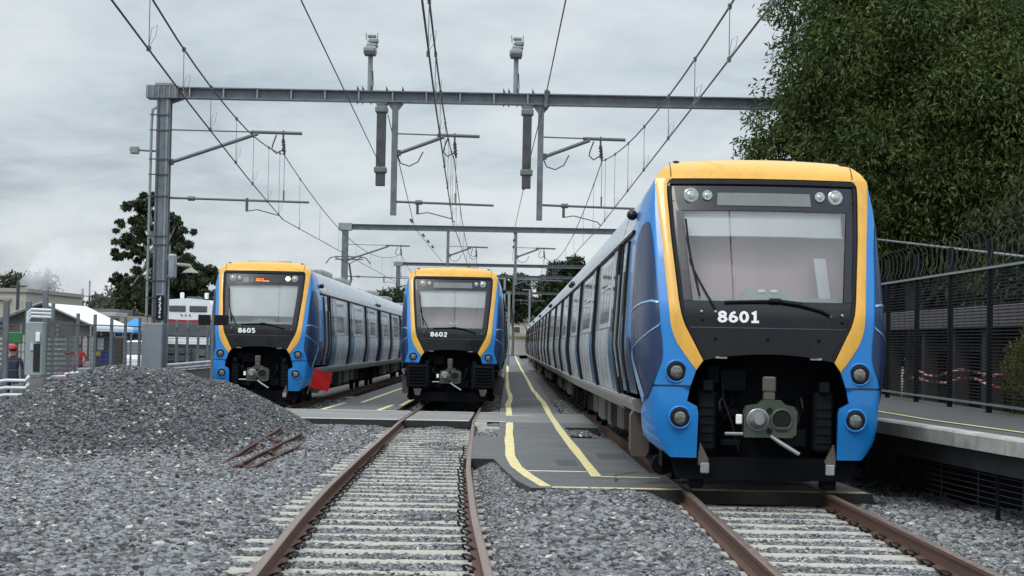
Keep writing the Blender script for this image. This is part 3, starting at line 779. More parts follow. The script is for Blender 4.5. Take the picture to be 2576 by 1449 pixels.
    for s in (-1, 1):
        b = MB(); b.tube([(s * 1.08, F(1.08, z) - .016, z) for z in (3.69, 3.76, 3.83, 3.88)], .006, 5); b.build('panel_joint', mat('joint_brown', (.12, .045, .02), .6), hood)
        b = MB(); b.ball((s * 1.0, F(1.0, 3.875) - .01, 3.885), .03, 8, 5, (1.4, 1, .5)); b.build('fixing_cap', M_rub, hood)
    # yellow wraps round the roof corners
    for s in (-1, 1):
        b = MB(); P = []
        for z in (3.60, 3.67, 3.72, 3.76, 3.80, 3.84, 3.87, 3.90, 3.925):
            t1 = .22 * min(1, max(0, (z - 3.58) / .12))
            r = [surf(s, tt, z, .007) for tt in (-1.0, -.5, -.01)] if z < 3.7 else [surf(s, -.01, z, .007)] * 3
            r += [surf(s, max(.002, t1 * k / 4), z, .007) for k in range(5)]
            P.append(r)
        b.grid(P); b.build('yellow_corner', M_yel, t, smooth=True, angle=60)
    # roof of the cab
    b = MB(); b.grid([[(x, y, 3.93 + .02 * (1 - (x / .78) ** 2)) for x in zr(-.78, .78, 8)] for y in (.97, 2, 3, Y_CAB)])
    b.build('cab_roof', M_silver, t, smooth=True)
    b = MB(); b.bbox(-.62, .62, 1.35, 2.6, 3.93, 4.0, .02); b.build('roof_unit', M_sill, t)
    # black mask: nose panel, seals, header
    b = MB()
    zb = lambda x: 1.635 - .085 * (x / .762) ** 2
    nose = []
    for k in range(7):
        v = k / 6; row = []
        for j in range(19):
            u = -1 + 2 * j / 18; x0 = u * .762; z0 = zb(x0); z1 = 1.93 - .03 * u * u
            z = z0 + (z1 - z0) * v; x = u * (interp(INN, max(z, 1.55)) + .004); row.append((x, F(x, z) + .012 - .02 * v, z))
        nose.append(row)
    b.grid(nose); b.grid([nose[0], [(x, y + .10, z) for x, y, z in nose[0]]])
    np_ = b.build('nose_panel', M_blk, t, smooth=True)
    b = MB()
    fpatch(b, [(z, -interp(INN, z) - .004, interp(INN, z) + .004) for z in (1.905, 1.98, 2.05, 2.12, 2.19, 2.245)], 18, .004)
    fpatch(b, [(z, -interp(INN, z) - .004, interp(INN, z) + .004) for z in (3.28, 3.35, 3.45, 3.55, 3.60, 3.645, 3.67)], 18, .012)
    for s in (-1, 1):
        P = []
        for z in zr(2.245, 3.28, 8):
            xi = .875 + (.972 - .875) * (z - 2.245) / 1.035; xo = interp(INN, z) + .004
            P.append([(s * (xi + (xo - xi) * k / 4), F(xi + (xo - xi) * k / 4, z) + .008, z) for k in range(5)])
        b.grid(P)
    mk = b.build('front_mask', M_blk, t, smooth=True)
    b = MB(); P = []
    for z in zr(1.60, 3.58, 24):
        xi = interp(INN, z); P.append([(xi + .001, F(xi, z) + .02, z), (xi - .02, F(xi, z) - .018, z), (xi - .055, F(xi, z) - .018, z), (xi - .065, F(xi, z) + .012, z)])
    b.grid(P); b.grid([[(-x, y, z) for x, y, z in r] for r in P])
    b.grid([[(x, F(x, z) + o, z) for x in zr(-1.10, 1.10, 14)] for z, o in ((3.585, .0), (3.60, -.022), (3.645, -.022), (3.66, .01))])
    b.build('rubber_seal', M_rub, mk, smooth=True, angle=50)
    b = MB(); fpatch(b, [(3.285, -1.0, 1.0), (3.40, -1.03, 1.03), (3.50, -1.04, 1.04), (3.575, -1.05, 1.05)], 14, .002)
    b.build('header_panel', M_hdr, mk, smooth=True)
    b = MB()
    for s in (-1, 1):
        fpatch(b, [(z, *sorted((s * (.885 + .097 * (z - 2.245) / 1.035), s * (.985 + .05 * (z - 2.245) / 1.035)))) for z in (2.25, 2.6, 3.0, 3.285)], 3, -.001)
    b.build('side_panel', M_hdr, mk)
    b = MB(); fpatch(b, [(3.345, -.555, .555), (3.42, -.55, .55), (3.495, -.545, .545)], 8, -.006)
    dp = b.build('destination_display', M_dispoff if lit else M_disp, mk)
    if lit:
        for (x0, x1, z0, z1) in ((-.20, -.115, 3.43, 3.452), (-.10, -.06, 3.43, 3.452), (-.04, .01, 3.43, 3.452), (-.20, -.06, 3.385, 3.41), (-.045, .05, 3.38, 3.402), (.06, .16, 3.375, 3.398)):
            b = MB(); b.box(x0, x1, F(0, 3.4) - .014, F(0, 3.4) - .010, z0, z1); b.build('lit_letters', M_orange, dp)
    for s in (-1, 1):
        for x, r in ((.854, .088), (.666, .06)):
            l = MB(); disc(l, (s * x, F(x, 3.46) - .022, 3.46), r, 24, r2=r * .86, depth=-.006); disc(l, (s * x, F(x, 3.46) - .027, 3.46), r * .88, 24); l.tube([(s * x, F(x, 3.46) - .022, 3.46), (s * x, F(x, 3.46) + .03, 3.46)], r, 24)
            l.ball((s * x, F(x, 3.46) - .022, 3.46), r * .6, 12, 6, (1, .35, 1))
            l.build('headlight', M_lit if (lit and s > 0 and r < .07) else M_lens2, mk, smooth=True, angle=30)
    # windscreen, blind, cabin
    b = MB(); fpatch(b, [(z, -.875 - .097 * (z - 2.245) / 1.035, .875 + .097 * (z - 2.245) / 1.035) for z in zr(2.245, 3.28, 6)], 14, .010)
    gl = b.build('windscreen', M_glass, t, smooth=True)
    zb_ = 3.27 - blind * 1.02
    b = MB(); b.grid([[(x, F(x, z) + .10, z) for x in zr(-.93, .93, 10)] for z in (zb_, (zb_ + 3.27) / 2, 3.27)]); b.cyl((-.93, F(0, zb_) + .14, zb_), (.93, F(0, zb_) + .14, zb_), .012, n=8)
    b.build('sunblind', M_blind, t, smooth=True)
    b = MB(); yb = .66
    b.add([(-1.1, yb, 2.0), (1.1, yb, 2.0), (1.1, yb, 3.4), (-1.1, yb, 3.4), (-1.1, .20, 2.0), (1.1, .20, 2.0), (1.1, .45, 3.4), (-1.1, .45, 3.4)], [(0, 1, 2, 3), (0, 4, 7, 3), (1, 5, 6, 2), (3, 2, 6, 7)])
    cb = b.build('cabin_wall', M_cabin, t)
    b = MB(); b.prism([(-1.0, 2.12), (1.0, 2.12), (.95, 2.30), (.35, 2.30), (.27, 2.40), (-.20, 2.40), (-.28, 2.30), (-.95, 2.30)], 'y', .42, .62); b.build('driver_desk', M_desk, t)
    b = MB(); b.ball((-.04, .41, 2.37), .035, 8, 5, (1.5, .5, .6)); b.ball((.11, .41, 2.37), .035, 8, 5, (1.5, .5, .6)); b.build('desk_lamp', M_txt, t)
    if number == '8601':
        b = MB(); b.prism([(.66, 2.26), (.80, 2.26), (.74, 2.76), (.60, 2.76)], 'y', .50, .56); b.build('seat_back', M_blind, t)
    b = MB(); fpatch(b, [(1.932, -.93, .93), (1.942, -.93, .93)], 16, -.004); b.build('panel_seam', M_dksteel, t)
    # wipers
    b = MB()
    fp = lambda x, z, o=.035: (x, F(x, z) - o, z)
    b.tube([fp(-.93, 3.18), fp(-.915, 2.95), fp(-.885, 2.72), fp(-.80, 2.30)], .014, 6)
    b.tube([fp(-.90, 2.72), fp(-.84, 2.55), fp(-.72, 2.32), fp(-.62, 2.15)], .012, 6)
    b.build('wiper', M_rub, t, smooth=True)
    b = MB()
    b.tube([fp(-.52, 2.235), fp(-.1, 2.25), fp(.15, 2.255), fp(.40, 2.23)], .013, 6)
    b.tube([fp(.05, 2.26), fp(.35, 2.22), fp(.62, 2.15), fp(.72, 2.10)], .016, 6); b.bbox(.0, .14, F(.1, 2.26) - .06, F(.1, 2.26) - .02, 2.24, 2.28, .01)
    b.build('wiper', M_rub, t, smooth=True)
    for i, (x, z) in enumerate(((-.62, 2.12), (-.78, 2.12), (-.77, 2.03), (.72, 2.09), (.86, 2.10), (.87, 2.02))):
        b = MB(); b.ball(fp(x, z, .012), .02, 8, 5); b.build('wiper_pivot', M_lsteel if i in (0, 1, 3, 4) else M_rub, t, smooth=True)
    for x in (-.62, -.02, .58):
        b = MB(); b.cyl((x, F(x, 1.80) - .012, 1.80), (x, F(x, 1.80) + .02, 1.80), .022, n=10); b.build('fixing_cap', M_under, t)
    for s in (-1, 1):
        b = MB(); xx = s * .55; b.bbox(xx - .07, xx + .07, .07, .12, 1.575, 1.60, .008); b.build('latch_plate', M_conc, t)
    text('fleet_number', number, .132, M_txt, t, lambda u, v, l_: (u * 1.28 - .355, F(u * 1.28 - .355, 2.065 + v) - .006 - l_, 2.065 + v), weight=.21, adv=.735)
    # cavity and gear below the mask
    b = MB()
    b.add([(-1.2, .75, .2), (1.2, .75, .2), (1.2, .75, 1.75), (-1.2, .75, 1.75)], [(0, 1, 2, 3)])
    b.add([(-.80, .22, 1.66), (.80, .22, 1.66), (.80, .75, 1.66), (-.80, .75, 1.66)], [(0, 1, 2, 3)])
    for s in (-1, 1): b.add([(s * 1.2, .3, .3), (s * 1.2, .75, .3), (s * 1.2, .75, 1.6), (s * 1.2, .3, 1.6)], [(0, 1, 2, 3)])
    b.build('coupler_bay', M_under, t)
    b = MB(); b.prism([(-1.1, .42), (1.1, .42), (1.02, .16), (-1.02, .16)], 'y', .35, .48); b.build('rail_guard', M_under, t)
    for s in (-1, 1):
        b = MB(); x0, x1 = sorted((s * .70, s * .86)); b.bbox(x0, x1, .40, .7, .05, .30, .02); b.build('guard_iron', M_under, t)
    # coupler
    b = MB(); poly = [(-.30, .68), (.25, .68), (.30, .72), (.31, .98), (.27, 1.04), (.17, 1.06), (.12, 1.11), (-.08, 1.11), (-.14, 1.06), (-.27, 1.04), (-.30, .97)]
    cyo = -.10
    b.prism(poly, 'y', cyo, cyo + .16); b.prism([(-.14, .72), (.14, .72), (.14, 1.0), (-.14, 1.0)], 'y', cyo + .16, .8); cp = b.build('coupler', M_green, t)
    b = MB(); torus(b, (-.145, cyo - .004, .885), .118, .012, m=6); b.tube([(-.145, cyo, .885), (-.145, cyo - .06, .885), (-.145, cyo - .16, .885)], [.115, .10, .055], 18); b.build('coupler_cone', M_lsteel, cp, smooth=True)
    b = MB(); disc(b, (.13, cyo - .004, .885), .118, 20); b.build('coupler_funnel', M_rub, cp); b = MB(); torus(b, (.13, cyo - .006, .885), .12, .014, m=6); b.bbox(.06, .2, cyo - .03, cyo - .002, .775, .80, .004); b.build('funnel_rim', M_green, cp, smooth=True)
    for z in (.99, .755):
        b = MB(); disc(b, (-.01, cyo - .003, z), .026, 12); torus(b, (-.01, cyo - .004, z), .03, .006, n=12, m=5); b.build('air_port', M_rub, cp)
    b = MB(); b.bbox(-.075, .055, cyo + .03, cyo + .12, 1.11, 1.20, .01); b.bbox(-.085, .065, cyo + .02, cyo + .12, 1.20, 1.38, .02); b.build('coupler_bracket', M_boxb, cp)
    b = MB(); b.bbox(-.52, -.30, cyo + .01, cyo + .06, .70, .735, .01); b.build('release_bar', M_lsteel, cp)
    b = MB(); b.tube([(.0, cyo - .02, .70), (.12, cyo - .05, .62), (.32, cyo - .09, .50)], [.018, .026, .024], 8); b.build('release_handle', M_lsteel, cp, smooth=True)
    b = MB(); b.bbox(-.39, -.32, cyo + .02, cyo + .07, .83, .94, .01); b.build('side_fitting', M_txt, cp)
    # clutter inside the bay
    rr = random.Random(11)
    for s in (-1, 1):
        b = MB(); x0, x1 = sorted((s * .58, s * .80)); b.bbox(x0, x1, .30, .7, .50, 1.2, .03)
        bo = b.build('equipment_box', M_boxd, t)
        for k in range(5):
            b = MB(); z = .60 + .1 * k; b.bbox(x0 + .02, x1 - .02, .285, .30, z, z + .035, .006); b.build('rib', M_boxd, bo)
        b = MB(); x0, x1 = sorted((s * .62, s * .74)); b.bbox(x0, x1, .22, .3, 1.2, 1.32, .01); b.build('switch_box', M_boxd, t)
        for k in range(5):
            b = MB(); xx, zz = s * rr.uniform(.36, .56), rr.uniform(.75, 1.2); b.tube([(xx, .5, zz), (xx + rr.uniform(-.05, .05), .42, zz - .05), (xx + rr.uniform(-.06, .06), .45, zz - .14)], .011, 6); b.build('hose', M_boxb if k == 2 else M_boxd, t)
    b = MB(); b.tube([(-.50, .55, 1.5), (-.48, .4, 1.1), (-.38, .33, .8), (-.30, .33, .5)], .012, 6); b.build('hose', M_rub, t); b = MB(); b.tube([(.42, .6, 1.1), (.40, .35, .85), (.30, .1, .78)], .016, 6); b.build('hose', M_rub, t)
    for x0, x1, z0, z1 in ((-.5, -.2, 1.2, 1.45), (-.44, -.28, .9, .98), (.25, .52, .55, .75), (-.5, -.25, .55, .62), (-.66, -.52, 1.28, 1.5)):
        b = MB(); b.bbox(x0, x1, .5, .74, z0, z1, .01); b.build('bay_unit', M_boxd, t)
    # front bogie boxes on the sides
    for s in (-1, 1):
        b = MB(); x0, x1 = sorted((s * 1.24, s * 1.47)); b.prism([(x0 + .03, .33), (x1 - .03, .33), (x1, .40), (x1, .84), (x1 - .05, .93), (x0 + .05, .93), (x0, .84), (x0, .40)], 'y', 1.75, 2.05); b.build('side_box', M_boxb, t)
        b = MB(); b.cyl((s * 1.15, .9, .28), (s * 1.15, 1.15, .28), .12, n=14); b.build('horn', M_under, t)
        b = MB(); b.bbox(*sorted((s * 1.0, s * 1.35)), 1.0, 2.6, .85, 1.02, .02); b.build('side_frame', M_under, t)

# ---- carriage bodies (shared between trains); local y=0 at the carriage front
def side_rows(z0, z1, n):
    return [(z0 + (z1 - z0) * k / n) for k in range(n + 1)]
def side_patch(b, s, y0, y1, zs, off, ny=1):
    b.grid([[(s * (w_(z) + off), y0 + (y1 - y0) * j / ny, z) for j in range(ny + 1)] for z in zs]); return b
ZS = [1.06, 1.25, 1.45, 1.60, 1.75, 1.9, 2.1, 2.4, 2.7, 3.0, 3.15]
def window_mesh(s, Lw, n):
    b = MB()
    side_solid(b, s, 0, Lw, [2.02, 2.3, 2.6, 2.9, 3.08], .012)
    b.use(1)
    pw = (Lw - .1) / n
    for k in range(n): side_patch(b, s, .07 + k * pw + .03, .07 + (k + 1) * pw - .05, [2.10, 2.4, 2.7, 3.02], .016)
    b.use(0)
    for k in range(n): side_solid(b, s, .07 + k * pw + .02, .07 + (k + 1) * pw - .04, [2.62, 2.66], .024)
    return b.data('window', [M_white, M_pane], False)
WIN = {(s, k): window_mesh(s, *k) for s in (-1, 1) for k in ((3.3, 4), (2.6, 3), (1.5, 2))}
def door_mesh(s):
    b = MB(); side_solid(b, s, 0, .70, ZS, .014); side_solid(b, s, .74, 1.44, ZS, .014)
    b.use(1)
    for y in (.10, .84): side_patch(b, s, y, y + .5, [1.95, 2.3, 2.7, 3.0], .019)
    b.use(2); side_solid(b, s, .70, .74, ZS, .02)
    return b.data('door', [M_sblue, M_pane, M_rub], True, 30)
DOOR = {s: door_mesh(s) for s in (-1, 1)}
def gasket_mesh(s, w=.11):
    b = MB(); side_solid(b, s, 0, w, ZS, .055); return b.data('door_gasket', M_rub, True, 30)
GASK = {s: gasket_mesh(s) for s in (-1, 1)}
def dado_mesh(s):
    b = MB(); P = [(0, 1.08), (.35, 1.30), (.25, 1.55), (.75, 1.9), (.6, 1.99)]
    side_solid(b, s, 0, .45, [1.08, 1.3, 1.55, 1.75, 1.98], .008); return b.data('blue_grey_panel', M_sblue, True, 30)
DADO = {s: dado_mesh(s) for s in (-1, 1)}
wb = MB(); wb.tube([(-.06, 0, 0), (.06, 0, 0)], .43, 24); wb.tube([(.06, 0, 0), (.09, 0, 0)], .2, 14); wheel_me = wb.data('wheel', M_under, True)
bb = MB()
for s in (-1, 1):
    x0, x1 = sorted((s * .98, s * 1.12)); bb.bbox(x0, x1, -1.6, 1.6, .38, .58, .04); bb.bbox(x0, x1, -.5, .5, .3, .62, .04)
    for y in (-1.15, 1.15): bb.bbox(*sorted((s * .95, s * 1.2)), y - .18, y + .18, .32, .66, .03); bb.tube([(s * 1.16, y - .02, .66), (s * 1.16, y, .95)], .07, 8)
    bb.ball((s * 1.12, 0, .82), .22, 10, 6, (.7, 1, .8))
bb.bbox(-.9, .9, -.3, .3, .35, .7, .04)
bogie_me = bb.data('bogie', M_under, True, 40)
def eq_mesh(w, l, h, m):
    b = MB(); b.bbox(-w / 2, w / 2, 0, l, 1.02 - h, 1.02, .03)
    for k in range(int(l / .35)): b.box(-w / 2 - .008, w / 2 + .008, .1 + k * .35, .14 + k * .35, 1.06 - h, 1.0)
    return b.data('equipment_box', m)
EQ = [eq_mesh(2.55, 1.6, .62, M_boxg), eq_mesh(2.6, 1.1, .55, M_boxb), eq_mesh(2.5, 2.2, .6, M_boxd), eq_mesh(2.45, .7, .66, M_boxg)]

def body_mesh(L_, cab):
    b = MB()
    zs = ZS + [3.19, 3.32, 3.45, 3.58, 3.72, 3.80, 3.86, 3.91, 3.93]
    y0 = Y_CAB if cab else 0.0
    yy = [y0, (y0 + L_) / 2, L_]
    for s in (-1, 1):
        P = [[(s * w_(z), y, z) for y in yy] for z in zs]
        b.use(0); b.grid(P[:11]); b.use(1); b.grid(P[10:])
        b.use(2); b.grid([[(s * w, y, z) for y in yy] for z, w in ((1.06, 1.42), (1.05, 1.47), (1.01, 1.475), (.90, 1.43), (.84, 1.36), (.84, 1.1))])
    b.use(1); b.grid([[(x, y, 3.93 + .02 * (1 - (x / .78) ** 2)) for x in zr(-.78, .78, 6)] for y in yy])
    b.use(3); b.add([(-1.36, y0, .85), (1.36, y0, .85), (1.36, L_, .85), (-1.36, L_, .85)], [(0, 1, 2, 3)])
    b.use(1)
    for y in ([L_] if cab else [0, L_]):
        pts = [(w_(z), y, z) for z in zs]; pts = [(1.42, y, .86)] + pts; pts += [(-x, yy_, z) for x, yy_, z in reversed(pts)]
        b.use(3); b.add(pts, [tuple(range(len(pts)))])
    return b.data('carriage_body', [M_side, M_silver, M_sill, M_under], True, 28)
def lower_white(s, y0, y1):
    b = MB(); side_patch(b, s, y0, y1, [1.08, 1.25, 1.45, 1.60, 1.75, 1.9, 2.0], .005); return b
BODY = {}
def carriage(t, y, L_, cab, z, pitch, npans=(3.3, 4)):
    key = (L_, cab)
    if key not in BODY: BODY[key] = body_mesh(L_, cab)
    c = link('carriage_body', BODY[key], t, (0, y, z), (pitch, 0, 0))
    gs = [4.25, 10.4, 17.1] if cab else [.55, 6.9, 13.7]
    for s in (-1, 1):
        ends = gs[1:] + [L_ - .15]
        for g0, g1 in zip(gs, ends):
            link('door_gasket', GASK[s], c, (0, g0, 0))
            link('door', DOOR[s], c, (0, g0 + .14, 0)); link('blue_grey_panel', DADO[s], c, (0, g0 + 1.65, 0))
            span = g1 - g0 - 2.1
            k = (3.3, 4) if span > 4.5 else (2.6, 3)
            link('window', WIN[(s, k)], c, (0, g0 + 2.0, 0))
            if span > 4.9: link('window', WIN[(s, (1.5, 2))], c, (0, g0 + 2.0 + 3.45, 0))
            b = 'w%.2f_%d' % (g1 - g0, s)
            if b not in BODY: BODY[b] = lower_white(s, 0, g1 - g0 - 2.4).data('lower_panel', M_white, True)
            link('lower_panel', BODY[b], c, (0, g0 + 2.1, 0))
        link('door_gasket', GASK[s], c, (0, L_ - .12, 0))
        kk = 'rail%d%s' % (s, key)
        if kk not in BODY:
            b = MB(); ya = 2.0 if cab else 0
            b.grid([[(s * x, yy_, z_) for yy_ in (ya, L_)] for x, z_ in ((w_(3.15), 3.13), (w_(3.15) + .035, 3.14), (w_(3.2) + .035, 3.185), (w_(3.2), 3.2))]); BODY[kk] = b.data('drip_rail', M_rub)
        link('drip_rail', BODY[kk], c)
        if 'pod' not in BODY: pb = MB(); pb.ball((0, 0, 0), .075, 10, 6, (.8, 1.3, .9)); BODY['pod'] = pb.data('camera_pod', M_blk, True)
        for py in ([L_ - .6] if cab else [.6, L_ - .6]): link('camera_pod', BODY['pod'], c, (s * (w_(3.35) + .05), py, 3.35))
    for by in (3.6 if cab else 3.2, L_ - 3.4):
        link('bogie', bogie_me, c, (0, by, 0))
        for s in (-1, 1):
            for q in (-1.15, 1.15): link('wheel', wheel_me, c, (s * .84, by + q, .43), (0, 0, 0 if s > 0 else math.pi))
    yq = 6.0; i = 1 if cab else 0
    while yq < L_ - 6.5:
        link('equipment_box', EQ[i % 4], c, (0, yq, 0)); yq += (2.0, 1.5, 2.7, 1.3)[i % 4]; i += 1
    for ry in ((8, 14.5) if cab else (5, 14)):
        if 'ac' not in BODY:
            ab = MB(); ab.bbox(-.85, .85, 0, 3.0, 3.9, 4.12, .06); BODY['ac'] = ab.data('roof_unit', M_sill, True)
        link('roof_unit', BODY['ac'], c, (0, ry, 0))
    return c
def make_train(x, y, number, label, ncar, **kw):
    sl0 = (railz(y + 22) - railz(y)) / 22
    t = empty('electric_train', (x, y, railz(y)), (math.atan(sl0), 0, 0), label, 'train', 'blue and yellow electric trains stabled side by side')
    make_cab(t, number=number, **kw)
    done = set()
    def warp(o):
        for c in kids(o):
            if c.type == 'MESH' and c.data.name not in done:
                done.add(c.data.name)
                for v in c.data.vertices:
                    h = v.co.z - 2.12
                    if h > 0:
                        k = max(0.0, min(1.0, 1 - (v.co.y - .6) / 2.2))
                        v.co.y += .35 * h / 1.6 * k; v.co.x *= 1 + .015 * h / 1.6 * k; v.co.z += .05 * h * k
                c.data.update()
            warp(c)
    warp(t)
    carriage(t, 0, 23.45, True, 0, 0)
    yy = 23.6
    for k in range(1, ncar):
        za, zb2 = railz(y + yy), railz(y + yy + 22)
        z = za - railz(y) - sl0 * yy
        carriage(t, yy, 22.25, False, z, math.atan((zb2 - za) / 22) - math.atan(sl0)); yy += 22.4
        if k < 3:
            b = MB(); b.bbox(-1.1, 1.1, -.16, .01, 1.0, 3.7, .05); o = b.build('gangway', M_rub, t, loc=(0, yy - 22.4 + .0, z)); o.rotation_euler = (0, 0, 0)
    return t
T1 = make_train(3.015, 19.75, '8601', 'nearest train with number 8601 beside the platform, aisle on its other side', 6, blind=.27)
T2 = make_train(-1.65, 48.5, '8602', 'train with number 8602 and no lower blue corner panels, on the curved middle track', 3, fairing=False, blind=.44)
T3 = make_train(-6.88, 47.0, '8605', 'train with number 8605, orange lit display and one yellow headlight on', 3, lit=True, blind=.80)
# pantograph on the train with the red flag
p = empty('pantograph', (0, 0, 0)); p.parent = T3
p.location = (0, 71.5 - 46.2, 0)
bpy.context.view_layer.update()
zc_ = 3.40
b = MB(); b.tube([(-.95, 0, zc_ + 1.73), (-.75, 0, zc_ + 1.98), (-.5, 0, zc_ + 2.03), (.5, 0, zc_ + 2.03), (.75, 0, zc_ + 1.98), (.95, 0, zc_ + 1.73)], .025, 6); b.tube([(-.6, .35, zc_ + 1.93), (.6, .35, zc_ + 1.93)], .025, 6)
b.tube([(-.55, 0, zc_ + 2.0), (0, .5, zc_ + 1.75), (.55, 0, zc_ + 2.0)], .02, 6); b.build('collector_head', M_dksteel, p)
b = MB(); b.tube([(0, .5, zc_ + 1.75), (0, 1.6, zc_ + 1.15)], .04, 6); b.tube([(0, 1.6, zc_ + 1.15), (0, .2, zc_ + .65)], .06, 6); b.bbox(-.5, .5, -.1, .9, zc_ + .6, zc_ + .68, .02); b.build('frame_arm', M_dksteel, p)
# red flag against the side of the 8605 train
fx = empty('red_flag', (0, 0, 0), label='square red warning flag at the side of train 8605', cat='flag')
c0 = at(808, 957, 47.2)
fx.location = c0; fx.rotation_euler = (0, R(14), 0)
b = MB(); P = []
for i in range(9):
    P.append([(-.26 + .52 * j / 8, .015 * math.sin(i * .9 + j * .6), -.26 + .52 * i / 8 + .008 * math.sin(j * 1.1)) for j in range(9)])
b.grid(P); b.grid([[(x, y + .012, z) for x, y, z in r] for r in P]); b.build('cloth', M_red, fx, smooth=True)
b = MB(); b.cyl((-.27, .02, -.45), (-.27, .02, .30), .014, n=8); b.build('stick', M_boxb, fx)
# ================================================================== OVERHEAD LINE
def cantilever(g, x0, y, zt, sc=1.0, conduit=True, left=False):
    """registration arm assembly; x0 = face of the post; zt = height of the upper tube above z=0 (contact wire 2.56 below)"""
    k = sc
    j, e, lo, st, wx = (2.5, 3.85, 4.1, 2.28, 3.35) if left else (1.3, 2.4, 2.85, .62, 1.72)
    a = empty('cantilever_arm', (x0, y, zt)); a.parent = g
    b = MB(); b.tube([(0, 0, 0.02), (j - .1, 0, 0.0)], .022, 6); b.build('tie_rod', M_tube, a)
    b = MB(); b.tube([(j - .15, 0, 0), (e, 0, -.02)], .05, 8); b.build('top_tube', M_tube, a)
    zs = -.93 if left else -.55
    b = MB(); b.tube([(.05, 0, zs), (j + .05, 0, -.05)], .055, 8); b.bbox(-.06, .1, -.06, .06, zs - .09, zs + .09, .02); b.build('strut', M_tube, a)
    b = MB(); b.tube([(0, 0, -1.98), (lo, 0, -2.04)], .035, 8); b.tube([(.55, 0, -1.99), (.75, 0, -1.99)], .07, 8); b.build('lower_tube', M_tube, a)
    b = MB(); b.tube([(st, 0, -1.95), (st, 0, -2.34)], .045, 6); b.tube([(st, 0, -2.33), (st + .3, 0, -2.28), (wx - .1, 0, -2.45), (wx, 0, -2.56)], .018, 6); b.build('steady_arm', M_tube, a)
    hx = wx - .05
    b = MB(); b.tube([(hx, 0, .06), (hx, 0, -.25)], .03, 6); b.tube([(hx, 0, -.2), (wx, 0, -.66)], [.05, .035], 6)
    for q in range(4): b.tube([(hx + .01 * q, 0, -.26 - .09 * q), (hx + .01 * q + .005, 0, -.29 - .09 * q)], .06, 8)
    b.build('insulator', M_dksteel, a)
    b = MB(); b.tube([(wx, 0, -.66), (wx, 0, -2.0)], .008, 5); b.tube([(wx, 0, -1.7), (wx, 0, -2.0)], .026, 6); b.build('hanger', M_drop, a)
    b = MB(); b.tube([(wx - .25, 0, -.08), (wx - .35, 0, -.35), (wx - .38, 0, -.5), (wx - .25, 0, -.62), (wx - .05, 0, -.5)], .022, 6)
    if not left: b.tube([(.0, 0, -.62), (.1, 0, -.85), (.35, 0, -.93), (.6, 0, -.8), (.75, 0, -.5)], .02, 6)
    b.build('jumper_cable', M_dksteel, a, smooth=True)
    return a

